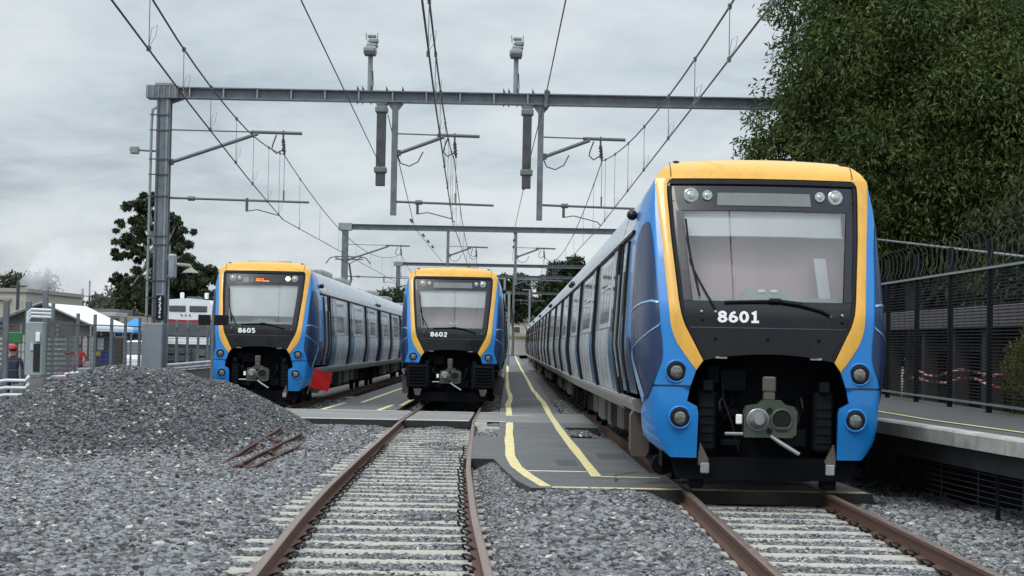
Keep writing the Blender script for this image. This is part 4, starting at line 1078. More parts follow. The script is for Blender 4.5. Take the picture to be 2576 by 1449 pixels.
def gantry(Y, xm, zt, zb, posts, near, label):
    g = empty('wire_gantry', (0, 0, 0), label=label, cat='gantry', group='steel gantries over the tracks')
    x_end = 9.5
    fl = .17
    xs = .95 if near else 99
    b = MB()
    for (x0, x1, dz) in (((xm - .5, xs, 0), (xs, x_end, 0)) if near else ((xm - .4, x_end, 0),)):
        b.box(x0, x1, Y - fl, Y + fl, zt - .035, zt); b.box(x0, x1, Y - fl, Y + fl, zb, zb + .035); b.box(x0, x1, Y - .02, Y + .02, zb + .036, zt - .036)
    b.build('beam', M_steel, g)
    if near:
        x = xm + .75
        while x < .8:
            b = MB(); b.box(x - .02, x + .02, Y - fl + .01, Y - .02, zb + .037, zt - .037); b.build('stiffener', M_steel2, g); x += .99
        b = MB(); b.bbox(xs - .06, xs + .06, Y - .25, Y + .25, zb - .12, zt + .12, .05); b.build('splice_plate', M_steel, g)
        b = MB(); b.box(xm - .5, xm + .42, Y - .26, Y + .26, zb - .02, zt + .02); co = b.build('column_cap', M_steel, g)
        b = MB(); b.box(xm - .24, xm + .24, Y - .28, Y + .28, zt + .02, zt + .09); b.build('cap_plate', M_conc, co)
        for k in range(6):
            b = MB(); x = xm - .46 + k * .16; b.box(x, x + .025, Y - .29, Y - .262, zb - .01, zt + .01); b.build('cap_rib', M_steel2, co)
        b = MB(); b.prism([(xm + .2, zb - .15), (xm + .2, zb), (xm + .6, zb)], 'y', Y - .1, Y + .1); b.build('gusset', M_dksteel, g)
    else:
        b = MB(); b.bbox(xm - .42, xm + .42, Y - .25, Y + .25, zb - .06, zt + .06, .03); b.build('column_cap', M_steel2, g)
    # mast
    gz = railz(Y) - .3
    b = MB()
    w = .19
    b.box(xm - w, xm + w, Y - .19, Y - .16, gz, zb - .02); b.box(xm - w, xm + w, Y + .16, Y + .19, gz, zb - .02); b.box(xm - .02, xm + .02, Y - .16, Y + .16, gz, zb - .02)
    b.box(xm - w + .03, xm + w - .03, Y - .15, Y + .15, gz, zb - .03)
    m = b.build('mast', M_steel, g)
    if near:
        for xx in (xm - .12, xm + .12):
            b = MB(); b.box(xx - .025, xx + .025, Y - .205, Y - .191, gz, zb - .05); b.build('mast_rib', M_dksteel if xx < xm else M_steel2, m)
        b = MB(); b.tube([(xm - .16, Y - .1, zb - .25), (xm - .33, Y - .1, zb - .35), (xm - .35, Y - .1, zb - .8), (xm - .36, Y - .1, gz + .3)], .04, 8); b.build('cable_conduit', M_steel2, m, smooth=True)
        b = MB(); b.tube([(xm + .27, Y - .1, 4.6), (xm + .26, Y - .1, gz + .3)], .025, 6); b.build('cable_conduit', M_steel2, m)
        for z in (8.4, 7.95, 6.65, 6.02, 4.85, 4.6, 3.55, 3.05, 2.5, 7.1):
            b = MB(); b.box(xm - .38, xm + .24, Y - .225, Y - .2052, z, z + .035); b.build('cable_clamp', M_dksteel, m)
        b = MB(); b.bbox(xm - .42, xm + .19, Y - .42, Y + .35, gz - .2, 2.33, .03); b.build('mast_base', M_conc2, g)
        # number plate
        b = MB(); b.box(xm - .06, xm + .16, Y - .235, Y - .206, 2.42, 3.12); pl = b.build('number_plate', M_rub, m)
        for ch, z, s_ in (('4', 3.03, .17), ('2', 2.89, .17), ('3', 2.75, .17), ('0', 2.63, .11), ('M', 2.51, .10)):
            text('plate_digit', ch, s_ * .72, M_txt, pl, lambda u, v, l_, z=z: (xm + .05 + u, Y - .240 - l_, z + v), weight=.2)
        b = MB(); b.box(xm - .05, xm + .15, Y - .24, Y - .206, 3.15, 3.19); b.build('plate_clip', M_steel2, m)
        # camera housing and dome camera
        c = empty('dome_camera', (xm + .28, Y - .25, 4.05)); c.parent = g
        b = MB(); b.bbox(-.02, .22, -.12, .14, -.42, .30, .05); b.build('housing', M_steel2, c); b = MB(); b.bbox(-.05, -.0, -.13, .0, -.3, .12, .01); b.build('bracket', M_dksteel, c)
        b = MB(); b.tube([(.2, 0, .0), (.62, 0, -.03), (.66, 0, -.12)], [.05, .05, .05], 8); b.tube([(.64, 0, -.10), (.64, 0, -.2), (.64, 0, -.24)], [.06, .20, .24], 16); b.build('arm', M_ins, c, smooth=True)
        b = MB(); b.ball((.64, 0, -.25), .10, 12, 7); b.build('dome', M_blk, c, smooth=True)
        # side lamp on a bracket to the left
        b = MB(); b.tube([(xm - .19, Y, 7.37), (xm - 1.0, Y, 7.40)], .03, 6); ar = b.build('bracket_arm', M_tube, g)
        b = MB(); b.bbox(xm - .97, xm - .72, Y - .12, Y + .12, 7.28, 7.50, .03); b.build('fitting', M_ins, ar)
    for px, zb_ in posts:
        b = MB()
        b.box(px - .085, px + .085, Y - .10, Y - .07, zb_, zb); b.box(px - .085, px + .085, Y + .07, Y + .10, zb_, zb); b.box(px - .02, px + .02, Y - .07, Y + .07, zb_, zb)
        b.box(px - .06, px + .06, Y - .065, Y + .065, zb_ + .01, zb)
        b.build('drop_post', M_steel, g)
        if near:
            b = MB(); b.prism([(px - .26, zb), (px + .26, zb), (px + .09, zb - .22), (px - .09, zb - .22)], 'y', Y - .08, Y + .08); b.build('post_bracket', M_steel, g)
            for k, dx in enumerate((-1.1, -.95, -.7, -.25, .22)):
                b = MB(); b.prism([(px + dx - .03, zt), (px + dx + .05, zt), (px + dx - .02, zt + .14)], 'y', Y - .17, Y - .12); b.build('clamp_fin', M_dksteel, g)
                b = MB(); b.prism([(px + dx - .03, zb), (px + dx + .05, zb), (px + dx - .02, zb - .10)], 'y', Y - .17, Y - .12); b.build('clamp_fin', M_dksteel, g)
            # dark hanging column and floodlight pole
            hx = px - .40
            b = MB(); b.box(hx - .13, hx + .13, Y - .15, Y - .12, 6.48, zb - .3); b.box(hx - .13, hx + .13, Y + .12, Y + .15, 6.48, zb - .3); b.box(hx - .11, hx + .11, Y - .12, Y + .12, 6.5, zb - .3); hb = b.build('hanging_column', M_dksteel, g)
            for z in (zb - .30, 6.86):
                b = MB(); b.bbox(hx - .18, hx + .18, Y - .2, Y + .2, z, z + .16, .02); b.build('column_collar', M_ins2, hb)
            b = MB(); b.prism([(hx - .2, zb), (hx + .2, zb), (hx + .12, zb - .15), (hx - .12, zb - .15)], 'y', Y - .15, Y + .15); b.build('collar_bracket', M_steel, hb)
            lx = px - .76
            fpole = empty('floodlight_pole', (lx, Y, zt)); fpole.parent = g
            b = MB(); b.tube([(0, 0, 0), (0, 0, 1.05)], .075, 10); b.build('pole', M_steel2, fpole, smooth=True)
            b = MB(); b.tube([(.07, -.04, 0), (.1, -.04, .2), (.075, -.04, .6)], .015, 5); b.build('cable', M_dksteel, fpole)
            b = MB(); b.bbox(-.20, .18, -.30, .2, 1.05, 1.30, .07); b.build('floodlight', M_ins, fpole, smooth=True)
            b = MB(); b.bbox(-.17, .16, -.32, .0, 1.02, 1.16, .02); b.build('lamp_glass', M_dksteel, fpole)
            b = MB(); b.bbox(-.12, .20, -.1, .25, 1.30, 1.42, .04); b.bbox(-.05, .22, -.12, .16, 1.42, 1.55, .03); b.bbox(-.1, .15, -.1, .12, 1.58, 1.66, .02); b.tube([(-.13, 0, 1.5), (-.15, 0, 1.72)], .015, 5); b.tube([(.18, 0, 1.5), (.2, 0, 1.72)], .015, 5); b.tube([(-.1, -.05, 1.45), (.1, -.05, 1.6)], .03, 6); b.build('mounting_head', M_steel2, fpole)
    return g
M_conc2 = mat('painted_concrete', (0.215, 0.245, 0.265), 0.7, 0, .08, 3)
M_ins2 = mat('collar_grey', (0.17, 0.18, 0.16), 0.5, .2, .2, 6)
DZ = .0
G1 = gantry(50, -10.24, 9.26, 8.93, [(-3.47, 5.62), (.81, 5.55)], True, 'nearest steel gantry with the two floodlight poles')
cantilever(G1, -10.04, 50, 7.99, left=True)
cantilever(G1, -3.38, 50, 8.0); cantilever(G1, .90, 50, 7.98)
G2 = gantry(107, -10.40, 9.15, 8.80, [(-3.95, 5.6), (.30, 5.5)], False, 'second steel gantry, its mast rising behind train 8605')
cantilever(G2, -10.2, 107, 7.85, left=True); cantilever(G2, -3.85, 107, 7.85); cantilever(G2, .4, 107, 7.85)
G3 = gantry(159, -10.45, 9.15, 8.85, [(-3.9, 5.5), (.35, 5.5)], False, 'third gantry just above the roof of train 8602')
cantilever(G3, -10.2, 159, 7.8, left=True); cantilever(G3, -3.8, 159, 7.8); cantilever(G3, .4, 159, 7.8)
G4 = gantry(186, -10.45, 9.15, 8.85, [(-3.9, 5.5), (.35, 5.5)], False, 'fourth gantry, lower beam seen between the trains')
G5 = gantry(222, -10.45, 8.4, 8.1, [(.5, 5.5)], False, 'farthest gantry down the line')

# ---- wires
def wire_set(name, pts, label, mes=True, zc=5.43, zm=7.33, sup=(-7, 50, 107, 159, 222)):
    """contact wire, messenger wire and droppers; pts: plan (Y -> X)"""
    r = empty('overhead_line', (0, 0, 0), label=label, cat='overhead wire', group='electric wires along the tracks')
    X = lambda y: interp(pts, y)
    z0 = lambda y: zc - (0 if y < 60 else 0)
    b = MB(); b.tube([(X(y), y, z0(y)) for y in (-7, 10, 25, 37, 50, 78, 107, 133, 159, 190, 222)], .013, 5); b.build('contact_wire', M_wire, r)
    def zmes(y):
        for a, c in zip(sup, sup[1:]):
            if a <= y <= c:
                m = (a + c) / 2 if a > 0 else 22.0
                h = (c - m); lowz = zm - 1.25 * (1 if (c - a) > 55 else .8)
                return lowz + (zm - lowz) * min(1, abs(y - m) / h) ** 2
        return zm
    b = MB(); ysm = [-7 + i * (229 / 90.0) for i in range(91)]; ysm = sorted(set([round(q, 2) for q in ysm] + list(sup)))
    b.tube([(X(y), y, zmes(y)) for y in ysm], .014, 5); b.build('messenger_wire', M_wire, r)
    for y in (8, 12.5, 17, 20.5, 24.4, 28.5, 33.8, 38.5, 43.5, 48, 54, 60, 67, 75, 83, 91, 99, 103, 112, 120, 130, 140, 150, 156):
        zt_ = zmes(y); b = MB(); b.tube([(X(y), y, z0(y)), (X(y), y, zt_)], .0055, 4)
        if y < 60:
            b.tube([(X(y), y, z0(y) + .04), (X(y) + .03, y, z0(y) + .25), (X(y) + .1, y, z0(y) + .3), (X(y) + .08, y, z0(y) + .16), (X(y), y, z0(y) + .03)], .004, 3)
            b.box(X(y) - .02, X(y) + .02, y - .05, y + .05, z0(y) - .02, z0(y) + .04); b.box(X(y) - .02, X(y) + .02, y - .05, y + .05, zt_ - .03, zt_ + .03)
        b.build('dropper', M_drop, r)
    return r
wire_set('w', [(-7, -2.1), (17.5, -4.15), (23.9, -4.70), (38, -5.82), (50, -6.70), (107, -6.9), (222, -6.9)], 'overhead wires above train 8605, crossing the top left')
wire_set('w', [(-7, -.3), (18.7, -1.0), (30.8, -1.28), (50, -1.72), (107, -2.2), (222, -2.2)], 'overhead wires above the curved middle track')
wire_set('w', [(-7, 2.5), (17, 2.58), (50, 2.62), (107, 2.1), (222, 2.1)], 'overhead wires above the nearest train')
r = empty('feeder_cable', (0, 0, 0), label='single cable crossing the sky to the hanging column nearer the left mast', cat='cable')
b = MB(); b.tube([(-2.45, 5, 7.13), (-3.27, 26, 7.13), (-3.9, 49.8, 7.13)], .012, 5); b.build('cable_strand', M_wire, r)
b = MB(); b.tube([(-3.7, 50.2, 8.6), (-3.55, 54, 7.4), (-4.35, 77, 7.0), (-4.3, 107, 6.9)], .014, 5); b.build('cable_strand', M_wire, r)
for k in range(5):
    y = 72 + 5 * k; b = MB(); b.tube([(-4.25 + .0 * k, y, 7.03), (-4.25, y + 1.2, 7.03)], .06, 6); b.build('strain_insulator', M_dksteel, r)
r = empty('feeder_cable', (0, 0, 0), label='single cable running down to the second hanging column', cat='cable')
b = MB(); b.tube([(1.15, 5, 7.13), (.75, 25.6, 7.13), (.675, 34.5, 7.13), (.50, 47, 7.13), (.175, 75, 7.10), (.1, 107, 7.0)], .012, 5); b.build('cable_strand', M_wire, r)
for y in (52, 56, 80, 86, 92):
    b = MB(); b.tube([(interp([(47, .5), (75, .175), (107, .1)], y), y, 7.1), (interp([(47, .5), (75, .175), (107, .1)], y + 1), y + 1.0, 7.1)], .055, 6); b.build('strain_insulator', M_dksteel, r)

# ================================================================== PLATFORM AND ITS FENCE
PZ = 1.05
M_cope = mat('coping_concrete', (0.34, 0.34, 0.31), 0.8, 0, .25, 2.5, .4, 50)
M_cope2 = mat('coping_worn', (0.13, 0.14, 0.15), 0.8, 0, .2, 2.5, .4, 50)
M_dkconc = mat('dark_beam', (0.028, 0.028, 0.030), 0.8, 0, .3, 3)
pf = empty('station_platform', (0, 0, 0), label='low platform with pale coping at the right of the nearest train', cat='platform')
edge_pts = [(9, 6.95), (13.7, 6.02), (18.6, 5.35), (22.8, 4.95), (26, 4.80), (60, 4.78)]
ex = lambda y: interp(edge_pts, y)
b = MB(); P = []
for y in (9, 12, 15, 18.6, 21, 22.8, 26, 40, 60): P.append([(ex(y), y, PZ - .10), (ex(y), y, PZ), (ex(y) + .45, y, PZ + .002), (7.6, y, PZ + .01)])
b.grid(P); b.build('platform_deck', M_gtop, pf)
ypos = 9.0; k = 0
while ypos < 34:
    L_ = 1.55; b = MB(); xa, xb = ex(ypos + .01), ex(ypos + L_ - .012); 
    v = []
    for y, x in ((ypos + .01, xa), (ypos + L_ - .012, xb)):
        v += [(x - .07, y, PZ - .17), (x - .075, y, PZ - .01), (x - .05, y, PZ + .012), (x + .16, y, PZ + .012), (x + .16, y, PZ - .17)]
    b.add(v, [(0, 1, 6, 5), (1, 2, 7, 6), (2, 3, 8, 7), (3, 4, 9, 8), (4, 0, 5, 9), (0, 4, 3, 2, 1), (5, 6, 7, 8, 9)])
    b.build('coping_slab', M_cope if ypos < 22 else M_cope2, pf); ypos += L_; k += 1
b = MB()
P = []
for y in (9, 13.7, 18.6, 22.8, 26, 60): P.append([(ex(y) + .10, y, PZ - .17), (ex(y) + .10, y, PZ - .42), (ex(y) + .5, y, PZ - .42)])
b.grid(P); b.build('edge_beam', M_dkconc, pf)
b = MB(); P = []
for y in (9, 13.7, 18.6, 22.8, 26, 60): P.append([(ex(y) + .75, y, PZ - .3), (ex(y) + .75, y, -.3)])
b.grid(P); b.build('void_shade', M_rub, pf)  # black sheet standing for the shade in the void under the deck
b = MB(); P = []
stripe_pts = [(9.5, 7.25), (14, 6.55), (18.5, 6.0), (22.8, 5.55), (27, 5.40)]
for y, x in stripe_pts: P.append([(x, y, PZ + .014), (x + .07, y, PZ + .014)])
b.grid(P); b.build('edge_line', M_ylw, pf)
b = MB(); b.add([(5.0, 28.5, PZ + .014), (5.9, 28.5, PZ + .014), (5.9, 29.3, PZ + .014), (5.0, 29.3, PZ + .014)], [(0, 1, 2, 3)]); b.build('deck_mark', M_ylw, pf)
M_scr = mat('screen_wire', (0.022, 0.026, 0.034), 0.6, .2, .2)
# mesh screen below the deck
yy = 9.2
while yy < 19.5:
    b = MB(); x0, x1 = ex(yy) + .14, ex(yy + 2.4) + .14
    b.bbox(x0 - .025, x0 + .025, yy - .025, yy + .025, -.05, PZ - .2, .01); sp = b.build('screen_post', M_under, pf)
    b = MB()
    for k in range(13):
        z = .0 + k * .066
        b.tube([(x0, yy, z), (x1, yy + 2.4, z)], .006, 4, caps=False)
    for k in range(2):
        t_ = (k + .5) / 2; b.tube([(x0 + (x1 - x0) * t_, yy + 2.4 * t_, -.02), (x0 + (x1 - x0) * t_, yy + 2.4 * t_, .86)], .005, 4, caps=False)
    b.build('screen_mesh', M_scr, pf); yy += 2.45

# fence on the platform
M_fpost = mat('fence_black', (0.008, 0.009, 0.012), 0.7, 0, .2, spec=.15)
M_fmesh = mat('fence_wire_dark', (0.016, 0.018, 0.023), 0.7, 0, .2, spec=.2)
M_pick = mat('picket_grey', (0.045, 0.055, 0.055), 0.6, .1, .2, spec=.3)
M_rl = mat('rail_light', (.26, .28, .28), .45, .3, .1)
fr = empty('platform_fence', (0, 0, 0), label='tall black mesh fence with curved pickets behind the platform', cat='fence')
fx0 = lambda y: 7.22 - .0 * y
post_y = [20.9, 23.3, 25.7, 28.0, 30.3, 32.6, 35, 37.4, 39.8]
pk = MB(); pk.tube([(0, 0, 0), (-.05, 0, .06), (-.01, 0, .16), (0, 0, .30), (-.01, 0, .44), (-.07, 0, .53), (-.14, 0, .55)], .0065, 5); pick_me = pk.data('curved_picket', M_pick)
top_z = lambda y: PZ + 2.17
for i, y in enumerate(post_y):
    b = MB(); b.bbox(fx0(y) - .04, fx0(y) + .04, y - .04, y + .04, PZ - .02, PZ + 2.62, .008); b.build('fence_post', M_fpost, fr)
for y0, y1 in zip([18.6] + post_y, post_y):
    b = MB(); x = fx0(y0)
    for k in range(40):
        z = PZ + .16 + k * .051
        b.box(x - .0035, x + .0035, y0, y1, z, z + .019)
    for k in range(1, 5): yv = y0 + (y1 - y0) * k / 5; b.box(x - .007, x - .004, yv - .004, yv + .004, PZ + .14, PZ + 2.17)
    b.build('mesh_panel', M_fmesh, fr)
    b = MB(); b.box(x - .05, x - .01, y0, y1, PZ + 2.17, PZ + 2.205); b.build('top_rail', M_rl, fr)
    b = MB(); b.box(x - .05, x - .01, y0, y1, PZ + .12, PZ + .15); b.build('bottom_rail', M_rl, fr)
    n = 7
    for k in range(n):
        link('curved_picket', pick_me, fr, (x - .02, y0 + (y1 - y0) * (k + .5) / n, PZ + 2.2))
# white pipe behind the fence
b = MB(); b.tube([tuple(at(2205, 602, 41)), tuple(at(2390, 624, 34)), tuple(at(2580, 646, 29))], .026, 6); b.build('overhead_pipe', M_lsteel, label='pale cable sloping across the trees above the platform fence', cat='cable', smooth=True)
M_grass_g = mat('green_grass', (0.05, 0.08, 0.02), 0.9, 0, .4, 2.0, .8, 20)
# dark shelter behind the fence: fascia, brown posts, tape
sh = empty('open_shelter', (0, 0, 0), label='dark open shelter with brown posts behind the platform fence', cat='shelter')
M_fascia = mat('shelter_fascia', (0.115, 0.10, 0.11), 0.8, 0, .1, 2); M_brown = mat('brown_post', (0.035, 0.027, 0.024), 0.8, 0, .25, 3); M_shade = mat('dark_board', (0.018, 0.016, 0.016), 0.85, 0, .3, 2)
SXX = 9.2
zf = lambda y: 2.75
b = MB(); b.bbox(SXX - .05, SXX + .05, 22, 46, 2.44, 2.85, .02); b.build('fascia', M_fascia, sh)
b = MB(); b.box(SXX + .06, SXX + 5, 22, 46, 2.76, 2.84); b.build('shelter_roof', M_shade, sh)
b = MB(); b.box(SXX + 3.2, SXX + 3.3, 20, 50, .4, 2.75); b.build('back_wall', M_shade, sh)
for y, w in ((25.3, .22), (28.4, .22), (30.6, .3), (33.4, .34), (35.8, .3), (38.4, .3), (42, .3)):
    b = MB(); b.box(SXX - w / 2 + .25, SXX + w / 2 + .25, y - w / 2, y + w / 2, .7, 2.44); b.build('shelter_post', M_brown, sh)
b = MB(); b.box(SXX + .8, SXX + .9, 22, 46, 1.95, 2.1); b.build('cross_rail', M_brown, sh)
M_tape = bpy.data.materials.new('barrier_tape'); M_tape.use_nodes = True
t = M_tape.node_tree; n = t.nodes; l = t.links; p = n['Principled BSDF']; p.inputs['Roughness'].default_value = .6
tcn = n.new('ShaderNodeTexCoord'); wv = n.new('ShaderNodeTexWave'); wv.bands_direction = 'DIAGONAL'; wv.inputs['Scale'].default_value = 1.6; l.new(tcn.outputs['Object'], wv.inputs[0])
rp = n.new('ShaderNodeValToRGB'); rp.color_ramp.interpolation = 'CONSTANT'; rp.color_ramp.elements[0].color = (.36, .03, .03, 1); rp.color_ramp.elements[1].position = .5; rp.color_ramp.elements[1].color = (.42, .40, .40, 1)
l.new(wv.outputs[0], rp.inputs[0]); l.new(rp.outputs[0], p.inputs['Base Color'])
for i, (z0, z1, z2, lab) in enumerate(((1.52, 1.42, 1.55, 'red and white barrier tape, upper strand behind the platform fence'), (1.36, 1.33, 1.30, 'red and white barrier tape, lower strand behind the platform fence'))):
    b = MB(); P = []
    for k in range(40):
        y = 24.5 + k * .32; z = z0 + .05 * math.sin(k * .5 + i * 2) - .05 * math.sin(k * .21); tw = math.sin(k * .8 + i)
        P.append([(SXX - .35 - .2 * i + .03 * tw, y, z), (SXX - .35 - .2 * i, y, z + .045)])
    b.grid(P); b.build('barrier_tape', M_tape, label=lab, cat='tape', group='barrier tapes behind the platform')
b = MB(); b.grid([[(x, y, .62 + .08 * wob(x, y)) for x in (7.7, 8.5, 9.5, 11, 14, 20, 40)] for y in (10, 20, 26, 30, 35, 40, 50, 70)]); b.build('verge', M_grass_g, kind='structure')
M_red2 = mat('dull_red', (.30, .02, .03), .5, 0, .1)
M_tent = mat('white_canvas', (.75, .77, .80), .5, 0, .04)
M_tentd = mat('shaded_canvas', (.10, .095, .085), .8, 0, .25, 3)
M_tentw2 = mat('pale_awning', (.4, .4, .38), .7)
M_gaz = mat('gazebo_blue', (.03, .25, .60), .6, 0, .06)
M_cream = mat('cream_cladding', (.42, .40, .34), .7, 0, .05); M_creamd = mat('cream_trim', (.33, .31, .28), .7, 0, .05)
M_roofg = mat('grey_roofing', (.16, .17, .18), .7, 0, .15); M_tan = mat('tan_roofing', (.30, .23, .17), .7, 0, .15)
M_boxg2 = mat('loco_grey', (.09, .095, .10), .6, 0, .15)
# ================================================================== TREES
def leafmat(name, c1, c2, k=.45):
    m = mat(name, c1, .6, 0, 0, .9, col2=c2, island=k, detail=3)
    p = m.node_tree.nodes['Principled BSDF']; p.inputs['Specular IOR Level'].default_value = .25
    t = m.node_tree; src = p.inputs['Base Color'].links[0].from_socket
    tl = t.nodes.new('ShaderNodeBsdfTranslucent'); mx = t.nodes.new('ShaderNodeMixShader'); mx.inputs[0].default_value = .22
    t.links.new(src, tl.inputs[0]); out = t.nodes['Material Output']
    t.links.new(p.outputs[0], mx.inputs[1]); t.links.new(tl.outputs[0], mx.inputs[2]); t.links.new(mx.outputs[0], out.inputs[0])
    return m
M_leafR = leafmat('leaf_green', (.032, .056, .014), (.100, .132, .034))
M_leafD = leafmat('leaf_dark', (.018, .029, .012), (.046, .062, .022))
M_leafG = leafmat('leaf_grey', (.07, .085, .065), (.12, .135, .10))
M_leafY = leafmat('leaf_yellow', (.13, .13, .02), (.26, .24, .04))
M_leafE = leafmat('leaf_eucalyptus', (.024, .034, .018), (.066, .082, .036))
M_bark = mat('bark', (.13, .11, .09), .9, 0, .3, 4, .6, 20)
M_barkw = mat('pale_bark', (.30, .27, .24), .9, 0, .25, 4, .4, 20)

def leaves(name, blobs, n, size, aspect, m, parent, rng, droop=.5, shell=.55):
    """blobs: (x, y, z, rx, ry, rz); n leaf faces spread over them, denser near each blob's skin"""
    B = np.array(blobs, float)
    wgt = (B[:, 3] * B[:, 4] + B[:, 4] * B[:, 5] + B[:, 3] * B[:, 5]); wgt /= wgt.sum()
    idx = rng.choice(len(B), n, p=wgt)
    d = rng.normal(size=(n, 3)); d /= np.linalg.norm(d, axis=1)[:, None]
    r = (shell + (1.06 - shell) * rng.random(n)) * (1 + .10 * np.sin(d[:, 0] * 9 + idx) + .08 * np.sin(d[:, 2] * 13 + idx * 2))
    c = B[idx, :3] + d * r[:, None] * B[idx, 3:6]
    # leaf frames: long axis mostly outwards and drooping
    a = d * .7 + rng.normal(size=(n, 3)) * .55; a[:, 2] -= droop * (1 + rng.random(n)); a /= np.linalg.norm(a, axis=1)[:, None]
    u = np.cross(a, rng.normal(size=(n, 3))); u /= np.linalg.norm(u, axis=1)[:, None]
    s = size * (.6 + .8 * rng.random(n)); l_ = a * s[:, None] / 2; w = u * (s * aspect)[:, None] / 2
    V = np.stack([c - l_, c + w * 1.0, c + l_, c - w * 1.0], 1).reshape(-1, 3)
    me = bpy.data.meshes.new(name)
    me.vertices.add(4 * n); me.vertices.foreach_set('co', V.astype(np.float32).ravel())
    me.loops.add(4 * n); me.loops.foreach_set('vertex_index', np.arange(4 * n, dtype=np.int32))
    me.polygons.add(n); me.polygons.foreach_set('loop_start', np.arange(0, 4 * n, 4, dtype=np.int32)); me.polygons.foreach_set('loop_total', np.full(n, 4, dtype=np.int32))
    me.update(calc_edges=True); me.validate(); me.materials.append(m)
    o = bpy.data.objects.new(name, me); COL.objects.link(o); o.parent = parent
    return o

def tree(base, blobs_fn, n, size, aspect, m, label, seed, trunk_h, trunk_r, name='leafy_tree', bark=None, droop=.5, group=None, shell=.55, limbs=7):
    rng = np.random.default_rng(seed); rr = random.Random(seed)
    t = empty(name, base, label=label, cat='tree', group=group)
    blobs = blobs_fn(rr)
    b = MB(); top = (0.2 * trunk_r * 6, 0, trunk_h)
    b.tube([(0, 0, -.4), (trunk_r * .3, 0, trunk_h * .3), (-trunk_r * .4, .1, trunk_h * .65), top], [trunk_r * 1.3, trunk_r, trunk_r * .8, trunk_r * .45], 9)
    for q in rr.sample(blobs, min(limbs, len(blobs))):
        z0 = trunk_h * rr.uniform(.4, .95); mx = (q[0] * .45, q[1] * .45, z0 + (q[2] - z0) * .55)
        b.tube([(0, 0, z0), mx, (q[0] * .9, q[1] * .9, q[2])], [trunk_r * .45, trunk_r * .28, trunk_r * .08], 6)
    b.build('trunk', bark or M_bark, t, smooth=True)
    leaves('crown', blobs, n, size, aspect, m, t, rng, droop, shell)
    return t

def big_crown(rx, ry, zc, rz, nb, seed, br=(.9, 1.7), fill=True):
    def f(rr):
        bl = []
        for i in range(nb):
            th = rr.uniform(0, 2 * math.pi); ph = math.acos(rr.uniform(-.85, 1))
            k = rr.uniform(.72, 1.0); r = rr.uniform(*br)
            bl.append((rx * k * math.sin(ph) * math.cos(th), ry * k * math.sin(ph) * math.sin(th), zc + rz * k * math.cos(ph), r * rr.uniform(.9, 1.3), r * rr.uniform(.9, 1.3), r * rr.uniform(.75, 1.15)))
        for i in range(nb // 3 if fill else 0):
            bl.append((rr.uniform(-.6, .6) * rx, rr.uniform(-.6, .6) * ry, zc + rr.uniform(-.7, .6) * rz, 1.6, 1.6, 1.4))
        return bl
    return f
tree((10.92, 46, 0), lambda rr: big_crown(3.7, 3.4, 8.1, 5.0, 130, 1, (.6, 1.2))(rr) + [(rr.uniform(-3.9, -1.6), rr.uniform(-1.8, .8), rr.uniform(8.2, 12.6), rr.uniform(.5, .95), rr.uniform(.5, .95), rr.uniform(.45, .8)) for _ in range(34)] + [(-3.9 + rr.uniform(-.75, .8), rr.uniform(-.5, .5), 7.55 + rr.uniform(-.75, .75), rr.uniform(.22, .5), rr.uniform(.22, .5), rr.uniform(.2, .45)) for _ in range(34)], 215000, .155, .30, M_leafR, 'huge dense green tree standing behind the nearest train', 1, 8, .3, droop=.35, shell=.45)
tree((15.3, 45, 0), big_crown(3.8, 3.4, 6.5, 4.9, 110, 2, (.6, 1.2)), 150000, .165, .30, M_leafR, 'large drooping green tree at the right edge above the fence', 2, 7, .3, droop=.4, shell=.45)
tree((13.6, 52, 0), big_crown(4.3, 3.4, 7.7, 4.2, 80, 3, (.7, 1.3)), 70000, .26, .32, M_leafD, 'dark tree filling in behind the two large green trees', 3, 8, .3, droop=.7, shell=.4)
tree((10.6, 49, 0), big_crown(2.6, 1.9, 3.6, 2.0, 50, 5, (.5, .9)), 50000, .22, .30, M_leafD, 'low bushy tree between the nearest train and the shelter', 5, 3.6, .2, droop=.8, shell=.4)
tree((15.4, 40, 0), big_crown(5.0, 2.4, 4.0, 2.1, 80, 6, (.6, 1.1)), 90000, .20, .30, M_leafD, 'dark spreading tree right behind the platform fence', 6, 4, .2, droop=.9, shell=.4)
# clipped yellowish conifer at the right edge
tree((7.80, 25.5, .92), lambda rr: [(rr.uniform(-.14, .14), rr.uniform(-.15, .15), .1 + i * .098, .22 + .13 * math.sin(i * .2) + rr.uniform(-.03, .03), .30, .2) for i in range(16)], 16000, .06, .35, M_leafY, 'yellow green conifer shrub behind the platform fence at the right edge', 8, 1.4, .04, name='conifer_shrub', droop=-.9, shell=.3, limbs=0)
